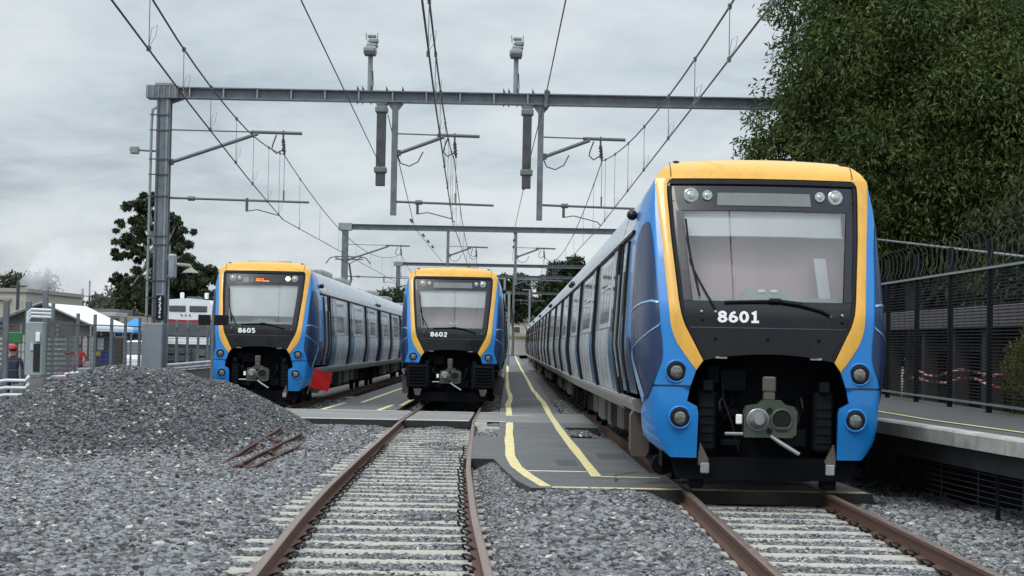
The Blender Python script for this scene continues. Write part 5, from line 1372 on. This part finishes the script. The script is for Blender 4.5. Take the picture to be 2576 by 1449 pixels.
# eucalyptus behind the left mast
def euc(seed, spec):
    def f(rr):
        bl = []
        for (x, y, z, r, k) in spec:
            for i in range(k):
                a = rr.uniform(.35, .75) * r * .55
                bl.append((x + rr.uniform(-1, 1) * r, y + rr.uniform(-1, 1) * r, z + rr.uniform(-.8, .8) * r, a * 1.15, a * 1.15, a * .85))
        return bl
    return f
def atd(px, py, Y, o): p = at(px, py, Y); return (p.x - o[0], 0, p.z - o[2])
o0 = at(395, 860, 120); o0 = (o0.x, 120, o0.z)
spec = []
for (px, py, r, k) in ((372, 505, .7, 14), (350, 540, 1.0, 18), (330, 580, 1.0, 18), (315, 630, .8, 14), (300, 645, .5, 9), (350, 625, .7, 12), (300, 705, .6, 10), (325, 715, 1.0, 18), (345, 750, 1.2, 20), (310, 750, .7, 10), (365, 700, 1.1, 16), (437, 555, .7, 12), (455, 600, .8, 16), (440, 620, .8, 14), (450, 660, 1.0, 18), (470, 690, 1.1, 18), (440, 720, 1.3, 22), (480, 730, 1.2, 20), (420, 690, 1.0, 10), (515, 700, .8, 14), (535, 680, .6, 12), (530, 730, 1.0, 18), (390, 560, .8, 12), (395, 650, 1.0, 14), (400, 740, 1.2, 14)):
    x, y, z = atd(px, py, 120, o0); spec.append((x, 0, z, r * 1.0, k))
tree(o0, euc(1, spec), 90000, .29, .34, M_leafE, 'tall dark eucalyptus rising behind the left mast', 21, 8, .35, name='eucalyptus_tree', bark=M_barkw, droop=.5, shell=.15, limbs=26)
def small_tree(px, py, Y, w, h, n, label, m=None, seed=1, size=.4, group=None, sparse=.2):
    p = at(px, 858, Y); zt_ = at(px, py, Y).z; base = (p.x, Y, railz(Y) - .3)
    hh = zt_ - base[2]
    tree(base, big_crown(w, w * .8, hh - h, h, 20, seed, (.25 * h, .45 * h)), n, size, .35, m or M_leafD, label, seed, hh * .7, .2, droop=.4, shell=sparse, group=group)
small_tree(1432, 655, 250, 3.2, 2.6, 9000, 'distant dark tree with flat top left of the nearest train roof', seed=31, size=.7)
small_tree(1392, 690, 245, 2.4, 2.2, 7000, 'distant tree lower and nearer the second drop post', seed=32, size=.7)
small_tree(1290, 690, 260, 2.6, 2.6, 7000, 'distant tree directly above the end of the walkway', seed=33, size=.7)
small_tree(1338, 752, 270, 4.5, 1.6, 6000, 'rounded distant tree behind the grey house roofs', seed=34, size=.8)
small_tree(972, 738, 140, 1.3, .8, 3500, 'small tree showing between the two farther trains', seed=35, size=.4)
small_tree(90, 700, 150, 1.0, .8, 2500, 'wispy tree top left of the smoke', seed=36, size=.4, sparse=.05)
small_tree(40, 712, 160, 1.2, .5, 2500, 'wispy tree behind the cream building', seed=37, size=.4, sparse=.05)
small_tree(262, 745, 135, 1.6, 1.6, 6000, 'grey green shrubby tree left of the eucalyptus', m=M_leafG, seed=38, size=.4)
small_tree(310, 775, 128, 2.6, 1.3, 7000, 'low grey green tree under the eucalyptus', m=M_leafG, seed=39, size=.4)

# ================================================================== LEFT SIDE YARD
M_fg = mat('fence_grey', (.15, .165, .18), .5, .3, .15, 4); M_fw = mat('fence_wire_grey', (.13, .145, .155), .5, .3, .1)
M_brick = mat('block_wall', (.19, .185, .175), .9, 0, .15, 5, .4, 30)
gl_ = lambda Y: railz(Y) - .25
fl_ = empty('yard_fence', (0, 0, 0), label='grey post and wire security fence beside the stone heap', cat='fence')
posts = [39.0, 41.2, 43.6, 45.4, 47.3, 49, 50.9, 52.8, 54.7, 56.6, 58.5, 60.5, 62.4, 64.3, 66.3]
FXL = lambda y: -11.0
wl = MB(); wl.box(-11.15, -10.85, 38.5, 68, gl_(45) - .6, .82); wl.build('low_wall', M_brick, fl_)
for y in posts:
    b = MB(); hgt = 2.72 if y < 42 else 2.5
    b.bbox(-11.04, -10.96, y - .04, y + .04, .80, hgt, .01); b.build('fence_post', M_fg, fl_)
for y0, y1 in zip(posts, posts[1:]):
    b = MB()
    for k in range(12): z = .95 + k * .115; b.box(-11.004, -10.996, y0, y1, z, z + .010)
    b.build('fence_wires', M_fw, fl_)
    b = MB(); b.box(-11.02, -10.98, y0, y1, 2.20, 2.235); b.build('top_rail', M_fg, fl_)
# nearer gate section running towards the left edge
gt = empty('yard_gate', (0, 0, 0), label='grey slatted yard gate at the far left beside the switch cabinet', cat='gate')
pA, pB, pC = at(-20, 858, 37.2), at(70, 858, 37.8), at(112, 858, 38.6)
for q, h in ((pA, 2.6), (at(14, 858, 37.3), 2.68), (pB, 2.68), (pC, 2.95)):
    b = MB(); b.bbox(q.x - .06, q.x + .06, q.y - .05, q.y + .05, .0, h, .01); b.build('gate_post', M_fg, gt)
for (q0, q1) in ((at(-20, 858, 37.2), at(14, 858, 37.3)), (at(14, 858, 37.3), pB), (pC, at(183, 858, 39.6))):
    tight = q0 is not pB and (q1.x < -11.5)
    for k in range(16 if q1 is not pB else 9):
        z = .55 + k * (.11 if q1 is not pB else .2); b = MB(); b.add([(q0.x, q0.y, z), (q1.x, q1.y, z), (q1.x, q1.y, z + (.06 if q1 is not pB else .02)), (q0.x, q0.y, z + (.06 if q1 is not pB else .02)), (q0.x, q0.y + .02, z), (q1.x, q1.y + .02, z), (q1.x, q1.y + .02, z + (.06 if q1 is not pB else .02)), (q0.x, q0.y + .02, z + (.06 if q1 is not pB else .02))], [(0, 1, 2, 3), (4, 7, 6, 5), (3, 2, 6, 7), (0, 4, 5, 1)])
        b.build('slat', M_fg, gt)
# cabinet on a block pier with pipes
cb_ = empty('switch_cabinet', (at(92, 858, 37.0).x, 37.0, 0), label='pale grey switch cabinet on a block pier by the gate', cat='cabinet')
M_cab = mat('cabinet_grey', (.27, .31, .31), .6, 0, .08)
b = MB(); b.box(-.19, .19, -.1, .15, -.5, 1.03); b.build('block_pier', M_brick, cb_)
b = MB(); b.bbox(-.21, .17, -.14, .12, 1.06, 2.22, .02); bx = b.build('cabinet_body', M_cab, cb_)
b = MB(); b.box(-.02, .12, -.155, -.141, 1.15, 1.75); b.build('meter_window', M_shade, bx); b = MB(); b.bbox(.03, .12, -.2, -.156, 1.8, 2.0, .01); b.build('meter_box', M_txt, bx); b = MB(); b.bbox(-.09, -.02, -.17, -.142, 1.6, 1.76, .005); b.build('notice', mat('notice_aqua', (.35, .5, .48), .6), bx)
M_brown2x = 0
M_pvc = mat('white_pipe', (.62, .66, .68), .35, 0, .04)
for k in range(3):
    z = 2.48 - k * .075; b = MB(); b.tube([(.30, 0, z), (-.12, -.02, z + .01), (-.19, -.02, z - .06), (-.20, -.02, z - .2)], .032, 8); b.build('pipe_bend', M_pvc, cb_, smooth=True)
for k in range(3):
    z0 = .96 - k * .155
    q = [at(x, 858, 36.6) for x in (-20, 18, 66, 71)]
    b = MB(); b.tube([(q[0].x, 36.6, z0 - .06), (q[1].x, 36.6, z0), (q[2].x, 36.6, z0), (q[3].x, 36.62, z0 + .05), (q[3].x, 36.7, z0 + .09)], .035, 8)
    b.build('guard_pipe', M_pvc, label=('top white pipe running low along the gate', 'middle white pipe running low along the gate', 'bottom white pipe running low along the gate')[k], cat='pipe', group='white pipes by the gate', smooth=True)
for k in range(3):
    z0 = .98 - k * .13; q = [at(x, 858, 38.8) for x in (112, 135, 168)]
    b = MB(); b.tube([(q[0].x, 38.8, z0 - .12), (q[1].x, 38.8, z0 + .02), (q[2].x, 38.8, z0 + .04)], .03, 8)
    b.build('guard_pipe', M_pvc, label=('top white pipe right of the cabinet pier', 'middle white pipe right of the cabinet pier', 'bottom white pipe right of the cabinet pier')[k], cat='pipe', group='white pipes by the stone heap', smooth=True)
for k in range(2):
    z0 = 1.03 - k * .13; b = MB(); b.tube([(-10.80, 51.5, z0), (-10.80, 64, z0 + .03)], .045, 8); b.build('guard_pipe', M_pvc, label=('upper white pipe on the low wall right of the mast', 'lower white pipe on the low wall right of the mast')[k], cat='pipe', smooth=True)
b = MB(); b.bbox(-10.85, -10.62, 53.0, 53.2, .62, 1.32, .02); b.build('junction_box', M_ins, label='pale grey junction box on the wall right of the mast base', cat='box')

M_brown2 = mat('timber_brown', (.05, .042, .032), .8, 0, .2, 4)
def screenbox(name, x0, y0, x1, y1, Y, dep, m, label, cat, bev=.02, parent=None, **k):
    a, c = at(x0, y1, Y), at(x1, y0, Y)
    b = MB(); b.bbox(min(a.x, c.x), max(a.x, c.x), Y, Y + dep, min(a.z, c.z), max(a.z, c.z), bev)
    return b.build(name, m, parent, label=label, cat=cat, **k)
screenbox('timber_panel', 286, 850, 308, 945, 52.0, .12, M_brown2, 'upright dark brown timber panel standing behind the heap', 'panel')
screenbox('storage_box', 193, 926, 224, 950, 43.5, .5, M_cab, 'pale grey plastic box on the ground behind the heap', 'box')
rb = MB(); c = at(177, 941, 42.6)
for k in range(9):
    rb.ball((c.x + (k - 4) * .045, c.y + .03 * math.sin(k * 2), c.z + .03 * math.sin(k * 1.7)), .07, 8, 5, (1, .8, .7)); rb.mi = (k % 3 == 1) * 1
rb.build('tape_bundle', [M_red2, M_pvc], label='crumpled bundle of red and white tape on the white pipes', cat='tape', smooth=True)
# white marquee
mq = empty('marquee_tent', (0, 0, 0), label='white ridged marquee tent in the yard behind the fence', cat='tent')
X0, XR, X1, YA, YB, ZE, ZR = -23.0, -20.55, -18.35, 75.0, 83.0, 2.36, 3.30
for (xa, za, xb, zb2, sd_) in ((XR, ZR, X1 + .1, ZE - .05, 1), (XR, ZR, X0 - .1, ZE - .15, -1)):
    b = MB(); P = []
    for i in range(9):
        y = YA + (YB - YA) * i / 8; P.append([(xa + (xb - xa) * k / 5, y, za + (zb2 - za) * k / 5 - .04 * math.sin(k / 5 * math.pi) - .02 * math.sin(i * math.pi)) for k in range(6)])
    b.grid(P); b.grid([[(xb, YA, zb2), (xb, YB, zb2)], [(xb, YA, zb2 - .22), (xb, YB, zb2 - .22)]]); b.build('roof_sheet', M_tent, mq, smooth=True)
b = MB(); b.prism([(X0, ZE), (XR, ZR - .06), (X1, ZE), (X1, ZE - .5), (X0, ZE - .5)], 'y', YA + .3, YA + .34); b.build('gable_shade', M_tentd, mq)  # dark sheet standing for the shaded inside of the tent
for x in (X0, -21.4, -19.8, X1):
    for y in (YA, YB): b = MB(); b.cyl((x, y, gl_(y)), (x, y, ZE), .05, n=8); b.build('tent_pole', M_lsteel, mq)
b = MB(); b.tube([(X0, YA, ZE), (XR, YA, ZR), (X1, YA, ZE)], .05, 6); b.build('gable_frame', M_cab, mq)
screenbox('display_board', 17, 836, 57, 864, 44.6, .05, mat('green_board', (.03, .16, .05), .5, 0, .1), 'green board seen through the fence above the red cap', 'board')
screenbox('poster_panel', 240, 884, 256, 915, 77, .08, mat('purple_panel', (.10, .06, .16), .6), 'dull purple panel beside the blue one under the marquee eave', 'panel')
p_ = screenbox('poster_panel', 257, 882, 277, 916, 77, .08, mat('blue_panel', (.03, .05, .22), .6), 'dark blue panel with a white curl under the marquee eave', 'panel')
screenbox('notice_sign', 241, 884, 252, 896, 76.8, .04, mat('yellow_notice', (.45, .38, .10), .6), 'small yellow notice on the fence under the marquee eave', 'sign')
screenbox('window_frame', 244, 850, 260, 880, 78, .06, M_pvc, 'white framed hut window beneath the marquee eave', 'window')
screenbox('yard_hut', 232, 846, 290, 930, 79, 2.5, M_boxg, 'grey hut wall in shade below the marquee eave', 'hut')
# blue gazebo
gz_ = empty('blue_gazebo', (at(340, 858, 95).x, 95, 0), label='bright blue pop-up gazebo between the marquee and the mast', cat='gazebo')
zt_, zb_ = at(340, 804, 95).z, at(340, 832, 95).z
b = MB(); b.add([(-.95, -1, zb_), (1.0, -1, zb_), (1.0, 1, zb_), (-.95, 1, zb_), (0, 0, zt_ + .1)], [(0, 1, 4), (1, 2, 4), (2, 3, 4), (3, 0, 4)]); b.build('canopy', M_gaz, gz_)
b = MB(); b.box(-.97, 1.02, -1.02, -1.0, zb_ - .12, zb_); b.build('valance', M_gaz, gz_)
for x in (-.93, .98):
    for y in (-.98, .98): b = MB(); b.cyl((x, y, gl_(95)), (x, y, zb_), .03, n=6); b.build('leg', M_lsteel, gz_)
screenbox('blue_banner', 318, 846, 340, 860, 96, .04, mat('navy_banner', (.02, .03, .12), .6), 'dark blue banner hanging under the blue gazebo', 'banner')
# cream industrial building at the far left
bd = empty('cream_building', (0, 0, 0), label='cream flat-roofed building at the left edge', cat='building')
a0, a1 = at(-60, 735, 115), at(66, 735, 115)
b = MB(); b.box(a0.x, a1.x, 115, 130, -1, a1.z); b.build('wall', M_cream, bd)
b = MB(); b.box(a0.x, a1.x + .15, 114.85, 130, a1.z, a1.z + .25); b.build('parapet', M_creamd, bd)
for k in range(9):
    x = a1.x - .3 - k * .42; b = MB(); b.box(x, x + .05, 114.93, 115, -1, a1.z - .55); b.build('cladding_rib', M_cream, bd)
b = MB(); b.box(a0.x, a1.x - 1.0, 114.8, 114.98, a1.z - .55, a1.z - .40); b.build('ledge', M_creamd, bd)
# utility poles
def pole(px, py, Y, r, label, bars=()):
    q = at(px, py, Y); t = empty('utility_pole', (q.x, Y, 0), label=label, cat='pole', group='utility poles beyond the yard')
    b = MB(); b.cyl((0, 0, -.5), (0, 0, q.z), r, r * .8, 8); b.build('pole', M_dksteel, t)
    for (pz, hw) in bars:
        z = at(px, pz, Y).z; b = MB(); b.box(-hw, hw, -.05, .05, z - .05, z + .05); b.build('crossarm', M_dksteel, t)
pole(46, 710, 105, .13, 'thick dark pole in front of the cream building', ((720, .5),))
pole(208, 726, 150, .14, 'shorter dark pole right of the smoke', ((745, 1.0),))
pole(226, 706, 152, .10, 'taller thin pole right of the smoke', ((745, .6), (760, .5)))
pole(70, 705, 165, .05, 'thin pole left of the smoke'); pole(281, 708, 150, .05, 'thin lamp pole left of the eucalyptus', ((709, .4),))
b = MB(); q = at(120, 1, 150)
for (px, py) in ((0, 0),):
    b.tube([tuple(at(195, 743, 150)), tuple(at(226, 745, 152)), tuple(at(262, 750, 158))], .03, 5)
b.build('power_line', M_dksteel, label='dark wire strung between the two poles right of the smoke', cat='wire')
# low yard sheds
screenbox('yard_shed', 225, 778, 300, 800, 112, 4, M_roofg, 'long grey roofed shed behind the marquee', 'shed')
screenbox('yard_shed', 300, 797, 385, 812, 105, 4, M_tan, 'low tan edged shed above the blue gazebo', 'shed')
screenbox('yard_shed', 250, 786, 292, 795, 100, 3, M_tentw2, 'pale flat awning left of the eucalyptus foot', 'awning')
# diesel locomotive
lo = empty('locomotive', (at(470, 858, 107).x, 107, railz(107) - .1), label='white and grey locomotive with two windows and roof horns behind the fence', cat='locomotive')
Z = lambda py: at(470, py, 107).z - lo.location.z
b = MB(); b.prism([(-1.45, Z(812)), (-1.42, Z(765)), (-1.2, Z(754)), (0, Z(750)), (1.3, Z(754)), (1.52, Z(765)), (1.55, Z(812))], 'y', 0, 9); b.build('cab', M_tent, lo)
b = MB(); b.prism([(-1.46, Z(812)), (-1.46, Z(803)), (0, Z(805)), (1.56, Z(803)), (1.56, Z(812))], 'y', -.05, .0); b.build('red_band', M_red2, lo)
b = MB(); b.bbox(-1.45, 1.5, -.1, 8, Z(845), Z(812), .03); b.build('nose', M_boxg2, lo)
for x0, x1 in ((-1.15, -.12), (.12, 1.22)):
    b = MB(); b.bbox(x0, x1, -.06, .02, Z(784), Z(769), .04); b.build('window', M_pane, lo)
for x in (-.35, -.1, .15): b = MB(); disc(b, (x, -.06, Z(793)), .06, 10); b.build('marker_light', M_red2, lo)
b = MB(); b.box(-1.4, 1.5, -.2, 0, Z(866), Z(848)); b.build('white_bar', M_tent, lo)
b = MB(); b.bbox(-1.45, 1.5, .0, 8, Z(925), Z(845), .03); b.build('lower_body', M_boxg2, lo)
for i, (x0, x1, y0, y1) in enumerate(((-1.2, -.7, 877, 890), (-.5, -.05, 877, 890), (.1, .3, 877, 890), (-1.2, -.7, 896, 909), (-.5, -.05, 896, 909), (.1, .3, 896, 909), (.6, 1.2, 880, 895), (.6, 1.2, 900, 910))):
    b = MB(); b.bbox(x0, x1, -.25, -.05, Z(y1), Z(y0), .02); b.build('grille_panel', M_dksteel if i < 6 else M_boxg, lo)
for x in (-.55, 1.0): b = MB(); b.tube([(x, 1, Z(750)), (x, 1, Z(737)), (x, 1, Z(735))], [.12, .14, .08], 10); b.build('horn', M_tent, lo, smooth=True)
b = MB(); b.bbox(-.3, .5, 1.2, 2.5, Z(752), Z(745), .03); b.build('roof_pod', M_dksteel, lo)
# white van by the panel
vn = empty('parked_van', (at(318, 858, 88).x, 88, gl_(88)), label='white van partly hidden behind the brown timber panel', cat='van')
b = MB(); b.prism([(0, .4), (0, 1.0), (.9, 1.15), (1.5, 1.9), (4.5, 1.95), (4.5, .4)], 'x', -.5, 1.0)
b2 = MB(); b2.v = [(x, y_, z) for (x, y_, z) in b.v]; b2.f = b.f; b2.m = b.m; b2.build('body', M_tent, vn)
b = MB(); b.add([(-.4, .93, 1.2), (.9, .93, 1.2), (.85, 1.42, 1.85), (-.35, 1.42, 1.85)], [(0, 1, 2, 3)]); b.build('windscreen', M_pane, vn)
for x in (-.45, .8):
    b = MB(); b.tube([(x, .9, .35), (x + .18, .9, .35)], .34, 14); b.build('wheel', M_rub, vn)
# black boards on a thin pole
sb = empty('signal_board', (at(535, 858, 40).x, 40, 0), label='two black boards on a thin pale post before train 8605', cat='sign')
zz0, zz1 = at(535, 818, 40).z, at(535, 792, 40).z
b = MB(); b.cyl((0, 0, bz(-6.95, 40) - .1), (0, 0, zz1 + .02), .035, n=8); b.build('post', M_fg, sb)
xL0, xL1, xR0, xR1 = (at(q, 805, 40).x - sb.location.x for q in (499, 530, 540, 575))
for x0, x1 in ((xL0, xL1), (xR0, xR1)): b = MB(); b.bbox(x0, x1, -.03, .03, zz0, zz1, .008); b.build('board', M_rub, sb)

# smoke
sm = MB()
for (px, py, r) in ((95, 735, 3.0), (120, 712, 3.2), (150, 690, 3.6), (160, 730, 3.0), (185, 720, 2.6), (130, 670, 2.8), (190, 670, 3.2), (165, 645, 3.0), (75, 760, 2.5), (215, 700, 2.4)):
    c = at(px, py, 140); sm.ball((c.x, 140, c.z), r * .62, 16, 10, (1, 1, .9))
M_smoke = bpy.data.materials.new('steam'); M_smoke.use_nodes = True; t = M_smoke.node_tree; t.nodes.clear()
o = t.nodes.new('ShaderNodeOutputMaterial'); pv = t.nodes.new('ShaderNodeVolumePrincipled'); pv.inputs['Color'].default_value = (.985, .985, 1, 1); pv.inputs['Anisotropy'].default_value = 0
tcn = t.nodes.new('ShaderNodeTexCoord'); nz = t.nodes.new('ShaderNodeTexNoise'); nz.inputs['Scale'].default_value = .35; nz.inputs['Detail'].default_value = 6; t.links.new(tcn.outputs['Object'], nz.inputs[0])
mr = t.nodes.new('ShaderNodeMapRange'); mr.inputs['From Min'].default_value = .42; mr.inputs['From Max'].default_value = .66; mr.inputs['To Max'].default_value = .5
t.links.new(nz.outputs['Fac'], mr.inputs[0]); t.links.new(mr.outputs[0], pv.inputs['Density']); t.links.new(pv.outputs[0], o.inputs['Volume'])
bmm = MB(); bmm.v, bmm.f, bmm.m = sm.v, sm.f, sm.m
so_ = bmm.build('steam_cloud', M_smoke, label='white steam drifting up behind the marquee', cat='steam', kind='stuff')
rm = so_.modifiers.new('merge', 'REMESH'); rm.mode = 'VOXEL'; rm.voxel_size = .35

# ================================================================== PEOPLE
def person(loc, rotz, shirt, trousers, label, pose, hat=None, hair=(.03, .02, .015), scale=1.0):
    t = empty('person', loc, (0, 0, rotz), label, 'person'); t.scale = (scale,) * 3
    J = pose; me = bpy.data.meshes.new('body')
    names = list(J.keys()); vs = [J[k][0] for k in names]; rs = [J[k][1] for k in names]
    E = [('pel', 'waist'), ('waist', 'chest'), ('chest', 'neck'), ('neck', 'head'), ('head', 'top'), ('pel', 'hipL'), ('hipL', 'kneeL'), ('kneeL', 'ankL'), ('ankL', 'toeL'), ('pel', 'hipR'), ('hipR', 'kneeR'), ('kneeR', 'ankR'), ('ankR', 'toeR'), ('chest', 'shL'), ('shL', 'elL'), ('elL', 'wrL'), ('wrL', 'hdL'), ('chest', 'shR'), ('shR', 'elR'), ('elR', 'wrR'), ('wrR', 'hdR')]
    me.from_pydata(vs, [(names.index(a), names.index(c)) for a, c in E], [])
    o = bpy.data.objects.new('body', me); COL.objects.link(o); o.parent = t
    md = o.modifiers.new('skin', 'SKIN'); ss = o.modifiers.new('sub', 'SUBSURF'); ss.levels = ss.render_levels = 2
    for i, r_ in enumerate(rs): me.skin_vertices[0].data[i].radius = r_ if isinstance(r_, tuple) else (r_, r_)
    me.skin_vertices[0].data[0].use_root = True
    m = bpy.data.materials.new('clothes'); m.use_nodes = True; tt = m.node_tree; p = tt.nodes['Principled BSDF']; p.inputs['Roughness'].default_value = .8
    tcn = tt.nodes.new('ShaderNodeTexCoord'); sp = tt.nodes.new('ShaderNodeSeparateXYZ'); tt.links.new(tcn.outputs['Object'], sp.inputs[0])
    mr = tt.nodes.new('ShaderNodeMath'); mr.operation = 'DIVIDE'; mr.inputs[1].default_value = 1.8; tt.links.new(sp.outputs['Z'], mr.inputs[0])
    rp = tt.nodes.new('ShaderNodeValToRGB'); rp.color_ramp.interpolation = 'CONSTANT'; el_ = rp.color_ramp.elements
    el_[0].color = (.02, .02, .02, 1); el_[1].position = .05; el_[1].color = (*trousers, 1); a = el_.new(.52); a.color = (*shirt, 1); a = el_.new(.835); a.color = (.42, .25, .18, 1)
    tt.links.new(mr.outputs[0], rp.inputs[0]); tt.links.new(rp.outputs[0], p.inputs['Base Color']); me.materials.append(m)
    hx, hy, hz = J['head'][0]
    b = MB(); b.ball((hx, hy + .015, hz + .045), .108, 12, 8, (.95, 1.05, .9)); b.build('hair', mat('hair_dark', hair, .7), t, smooth=True)
    for sx in (-1, 1): b = MB(); b.ball((hx + sx * .035, hy - .098, hz + .01), .012, 6, 4); b.build('eye', M_rub, t)
    b = MB(); b.ball((hx, hy - .105, hz - .02), .018, 6, 4, (.7, 1, 1.2)); b.build('nose', mat('skin', (.42, .25, .18), .6), t)
    if hat:
        b = MB(); b.ball((hx, hy, hz + .075), .118, 12, 7, (1, 1.05, .72)); b.add([(hx - .09, hy - .10, hz + .07), (hx + .09, hy - .10, hz + .07), (hx + .06, hy - .2, hz + .055), (hx - .06, hy - .2, hz + .055)], [(0, 1, 2, 3)]); b.build('cap', hat, t, smooth=True)
    return t
base = dict(pel=((0, 0, .95), .13), waist=((0, 0, 1.08), (.15, .11)), chest=((0, 0, 1.33), (.17, .12)), neck=((0, 0, 1.50), .055), head=((0, -.02, 1.63), (.085, .095)), top=((0, -.01, 1.73), .07),
            hipL=((-.10, 0, .90), .095), kneeL=((-.12, -.02, .50), .065), ankL=((-.13, 0, .09), .045), toeL=((-.14, -.15, .04), .035), hipR=((.10, 0, .90), .095), kneeR=((.12, .02, .50), .065), ankR=((.13, .03, .09), .045), toeR=((.14, -.12, .04), .035),
            shL=((-.20, 0, 1.42), .06), elL=((-.27, .02, 1.14), .045), wrL=((-.27, -.06, .90), .032), hdL=((-.27, -.09, .80), .035), shR=((.20, 0, 1.42), .06), elR=((.27, .02, 1.14), .045), wrR=((.27, -.06, .90), .032), hdR=((.27, -.09, .80), .035))
pt = dict(base); pt.update(elL=((-.46, -.05, 1.36), .045), wrL=((-.68, -.12, 1.48), .032), hdL=((-.79, -.15, 1.53), .035), elR=((.30, .02, 1.16), .045), wrR=((.24, -.14, .98), .032), hdR=((.20, -.2, .95), .035))
M_cap = mat('red_cap', (.45, .03, .03), .7)
q = at(197, 925, 70.5); person((q.x, 70.5, gl_(70) - .05), 0, (.26, .015, .02), (.02, .022, .03), 'person in a red top pointing left, seen through the fence', pt, scale=1.04)
q = at(33, 870, 43.5); person((q.x, 43.5, q.z - 1.75), 0, (.022, .025, .05), (.015, .015, .02), 'person in dark clothes and a red cap behind the gate', base, hat=M_cap, scale=1.0)
q = at(343, 922, 100); person((q.x, 100, q.z), 0, (.55, .07, .03), (.02, .03, .09), 'person in an orange-red top beside the mast base', base, scale=.82)

# ================================================================== FAR END OF THE LINE
M_pal = mat('palisade_white', (.50, .52, .52), .6, 0, .1)
pfn = empty('palisade_fence', (0, 0, 0), label='pale palisade fence closing the far end of the walkway', cat='fence')
pal = MB(); pal.prism([(-.055, 0), (.055, 0), (.055, 2.3), (.0, 2.45), (-.055, 2.3)], 'y', -.02, .02); pal_me = pal.data('pale', M_pal)
x = -6.0; k = 0
while x < 7.5:
    link('pale', pal_me, pfn, (x, 262, railz(262) + .1)); x += .16; k += 1
for z in (.5, 1.9): b = MB(); b.box(-6, 7.5, 262.03, 262.08, railz(262) + z, railz(262) + z + .08); b.build('rail', M_pal, pfn)
b = MB(); P = []
for y, z in ((264, -.4), (272, 2.6), (300, 3.2), (700, 6)): P.append([(x, y, z + .3 * wob(x * .1, y * .1)) for x in range(-60, 61, 8)])
b.grid(P); b.build('embankment', M_grass, kind='structure')
M_roof = mat('roof_tile_grey', (.12, .12, .125), .8, 0, .2, 3); M_wallw = mat('house_wall', (.42, .40, .37), .8, 0, .1)
def house(px, Y, w, h, label, roofm=M_roof):
    q = at(px, 858, Y); z0 = 2.6; t = empty('house', (q.x, Y, z0), label=label, cat='house', group='houses beyond the line')
    b = MB(); b.box(-w / 2, w / 2, 0, 8, 0, h); b.build('wall', M_wallw, t)
    b = MB(); b.add([(-w / 2 - .5, -.5, h), (w / 2 + .5, -.5, h), (w / 2 + .5, 8.5, h), (-w / 2 - .5, 8.5, h), (-w / 4, 4, h + 2.2), (w / 4, 4, h + 2.2)], [(0, 1, 5, 4), (1, 2, 5), (2, 3, 4, 5), (3, 0, 4)]); b.build('roof', roofm, t)
    for k in range(3):
        x = -w / 3 + k * w / 3; b = MB(); b.box(x - .6, x + .6, -.06, 0, .8, 2.0); f = b.build('window', M_wallw2, t); b = MB(); b.box(x - .5, x + .5, -.09, -.061, .9, 1.9); b.build('pane', M_pane, f)
M_wallw2 = mat('window_white', (.6, .6, .6), .6)
house(1300, 300, 9, 3.0, 'grey roofed house beyond the palisade fence, directly over the walkway')
house(1352, 310, 9, 3.4, 'grey roofed house beyond the palisade fence, beside the nearest train')
house(1225, 320, 10, 3.0, 'grey roofed house beyond the fence, mostly behind train 8602')
house(1010, 300, 12, 3.0, 'distant low house between trains 8605 and 8602')
# signal masts between the trains far off
for i, (px, py, Y, lab) in enumerate(((1281, 735, 150, 'slim grey lineside mast nearest the walkway'), (1333, 728, 200, 'slim lineside mast with a bent top arm by the nearest train'), (1270, 700, 180, 'slim lineside mast beside train 8602'))):
    q = at(px, py, Y); t = empty('lineside_mast', (q.x, Y, railz(Y) - .3), label=lab, cat='mast', group='slim masts at the far end')
    b = MB(); b.cyl((0, 0, 0), (0, 0, q.z - railz(Y) + .3), .11, n=8); b.build('mast', M_steel2, t)
    b = MB(); b.box(-.9, .1, -.05, .05, q.z - railz(Y) + .2, q.z - railz(Y) + .3); b.build('arm', M_steel2, t)
# a few far trees and sheds along the left horizon so the yard is closed
small_tree(-150, 790, 180, 5, 3, 4000, 'distant bushy tree beyond the left edge of the yard', seed=51, size=.7)
screenbox('long_shed', 560, 800, 1000, 850, 330, 10, M_roofg, 'long low shed far behind the trains', 'shed')
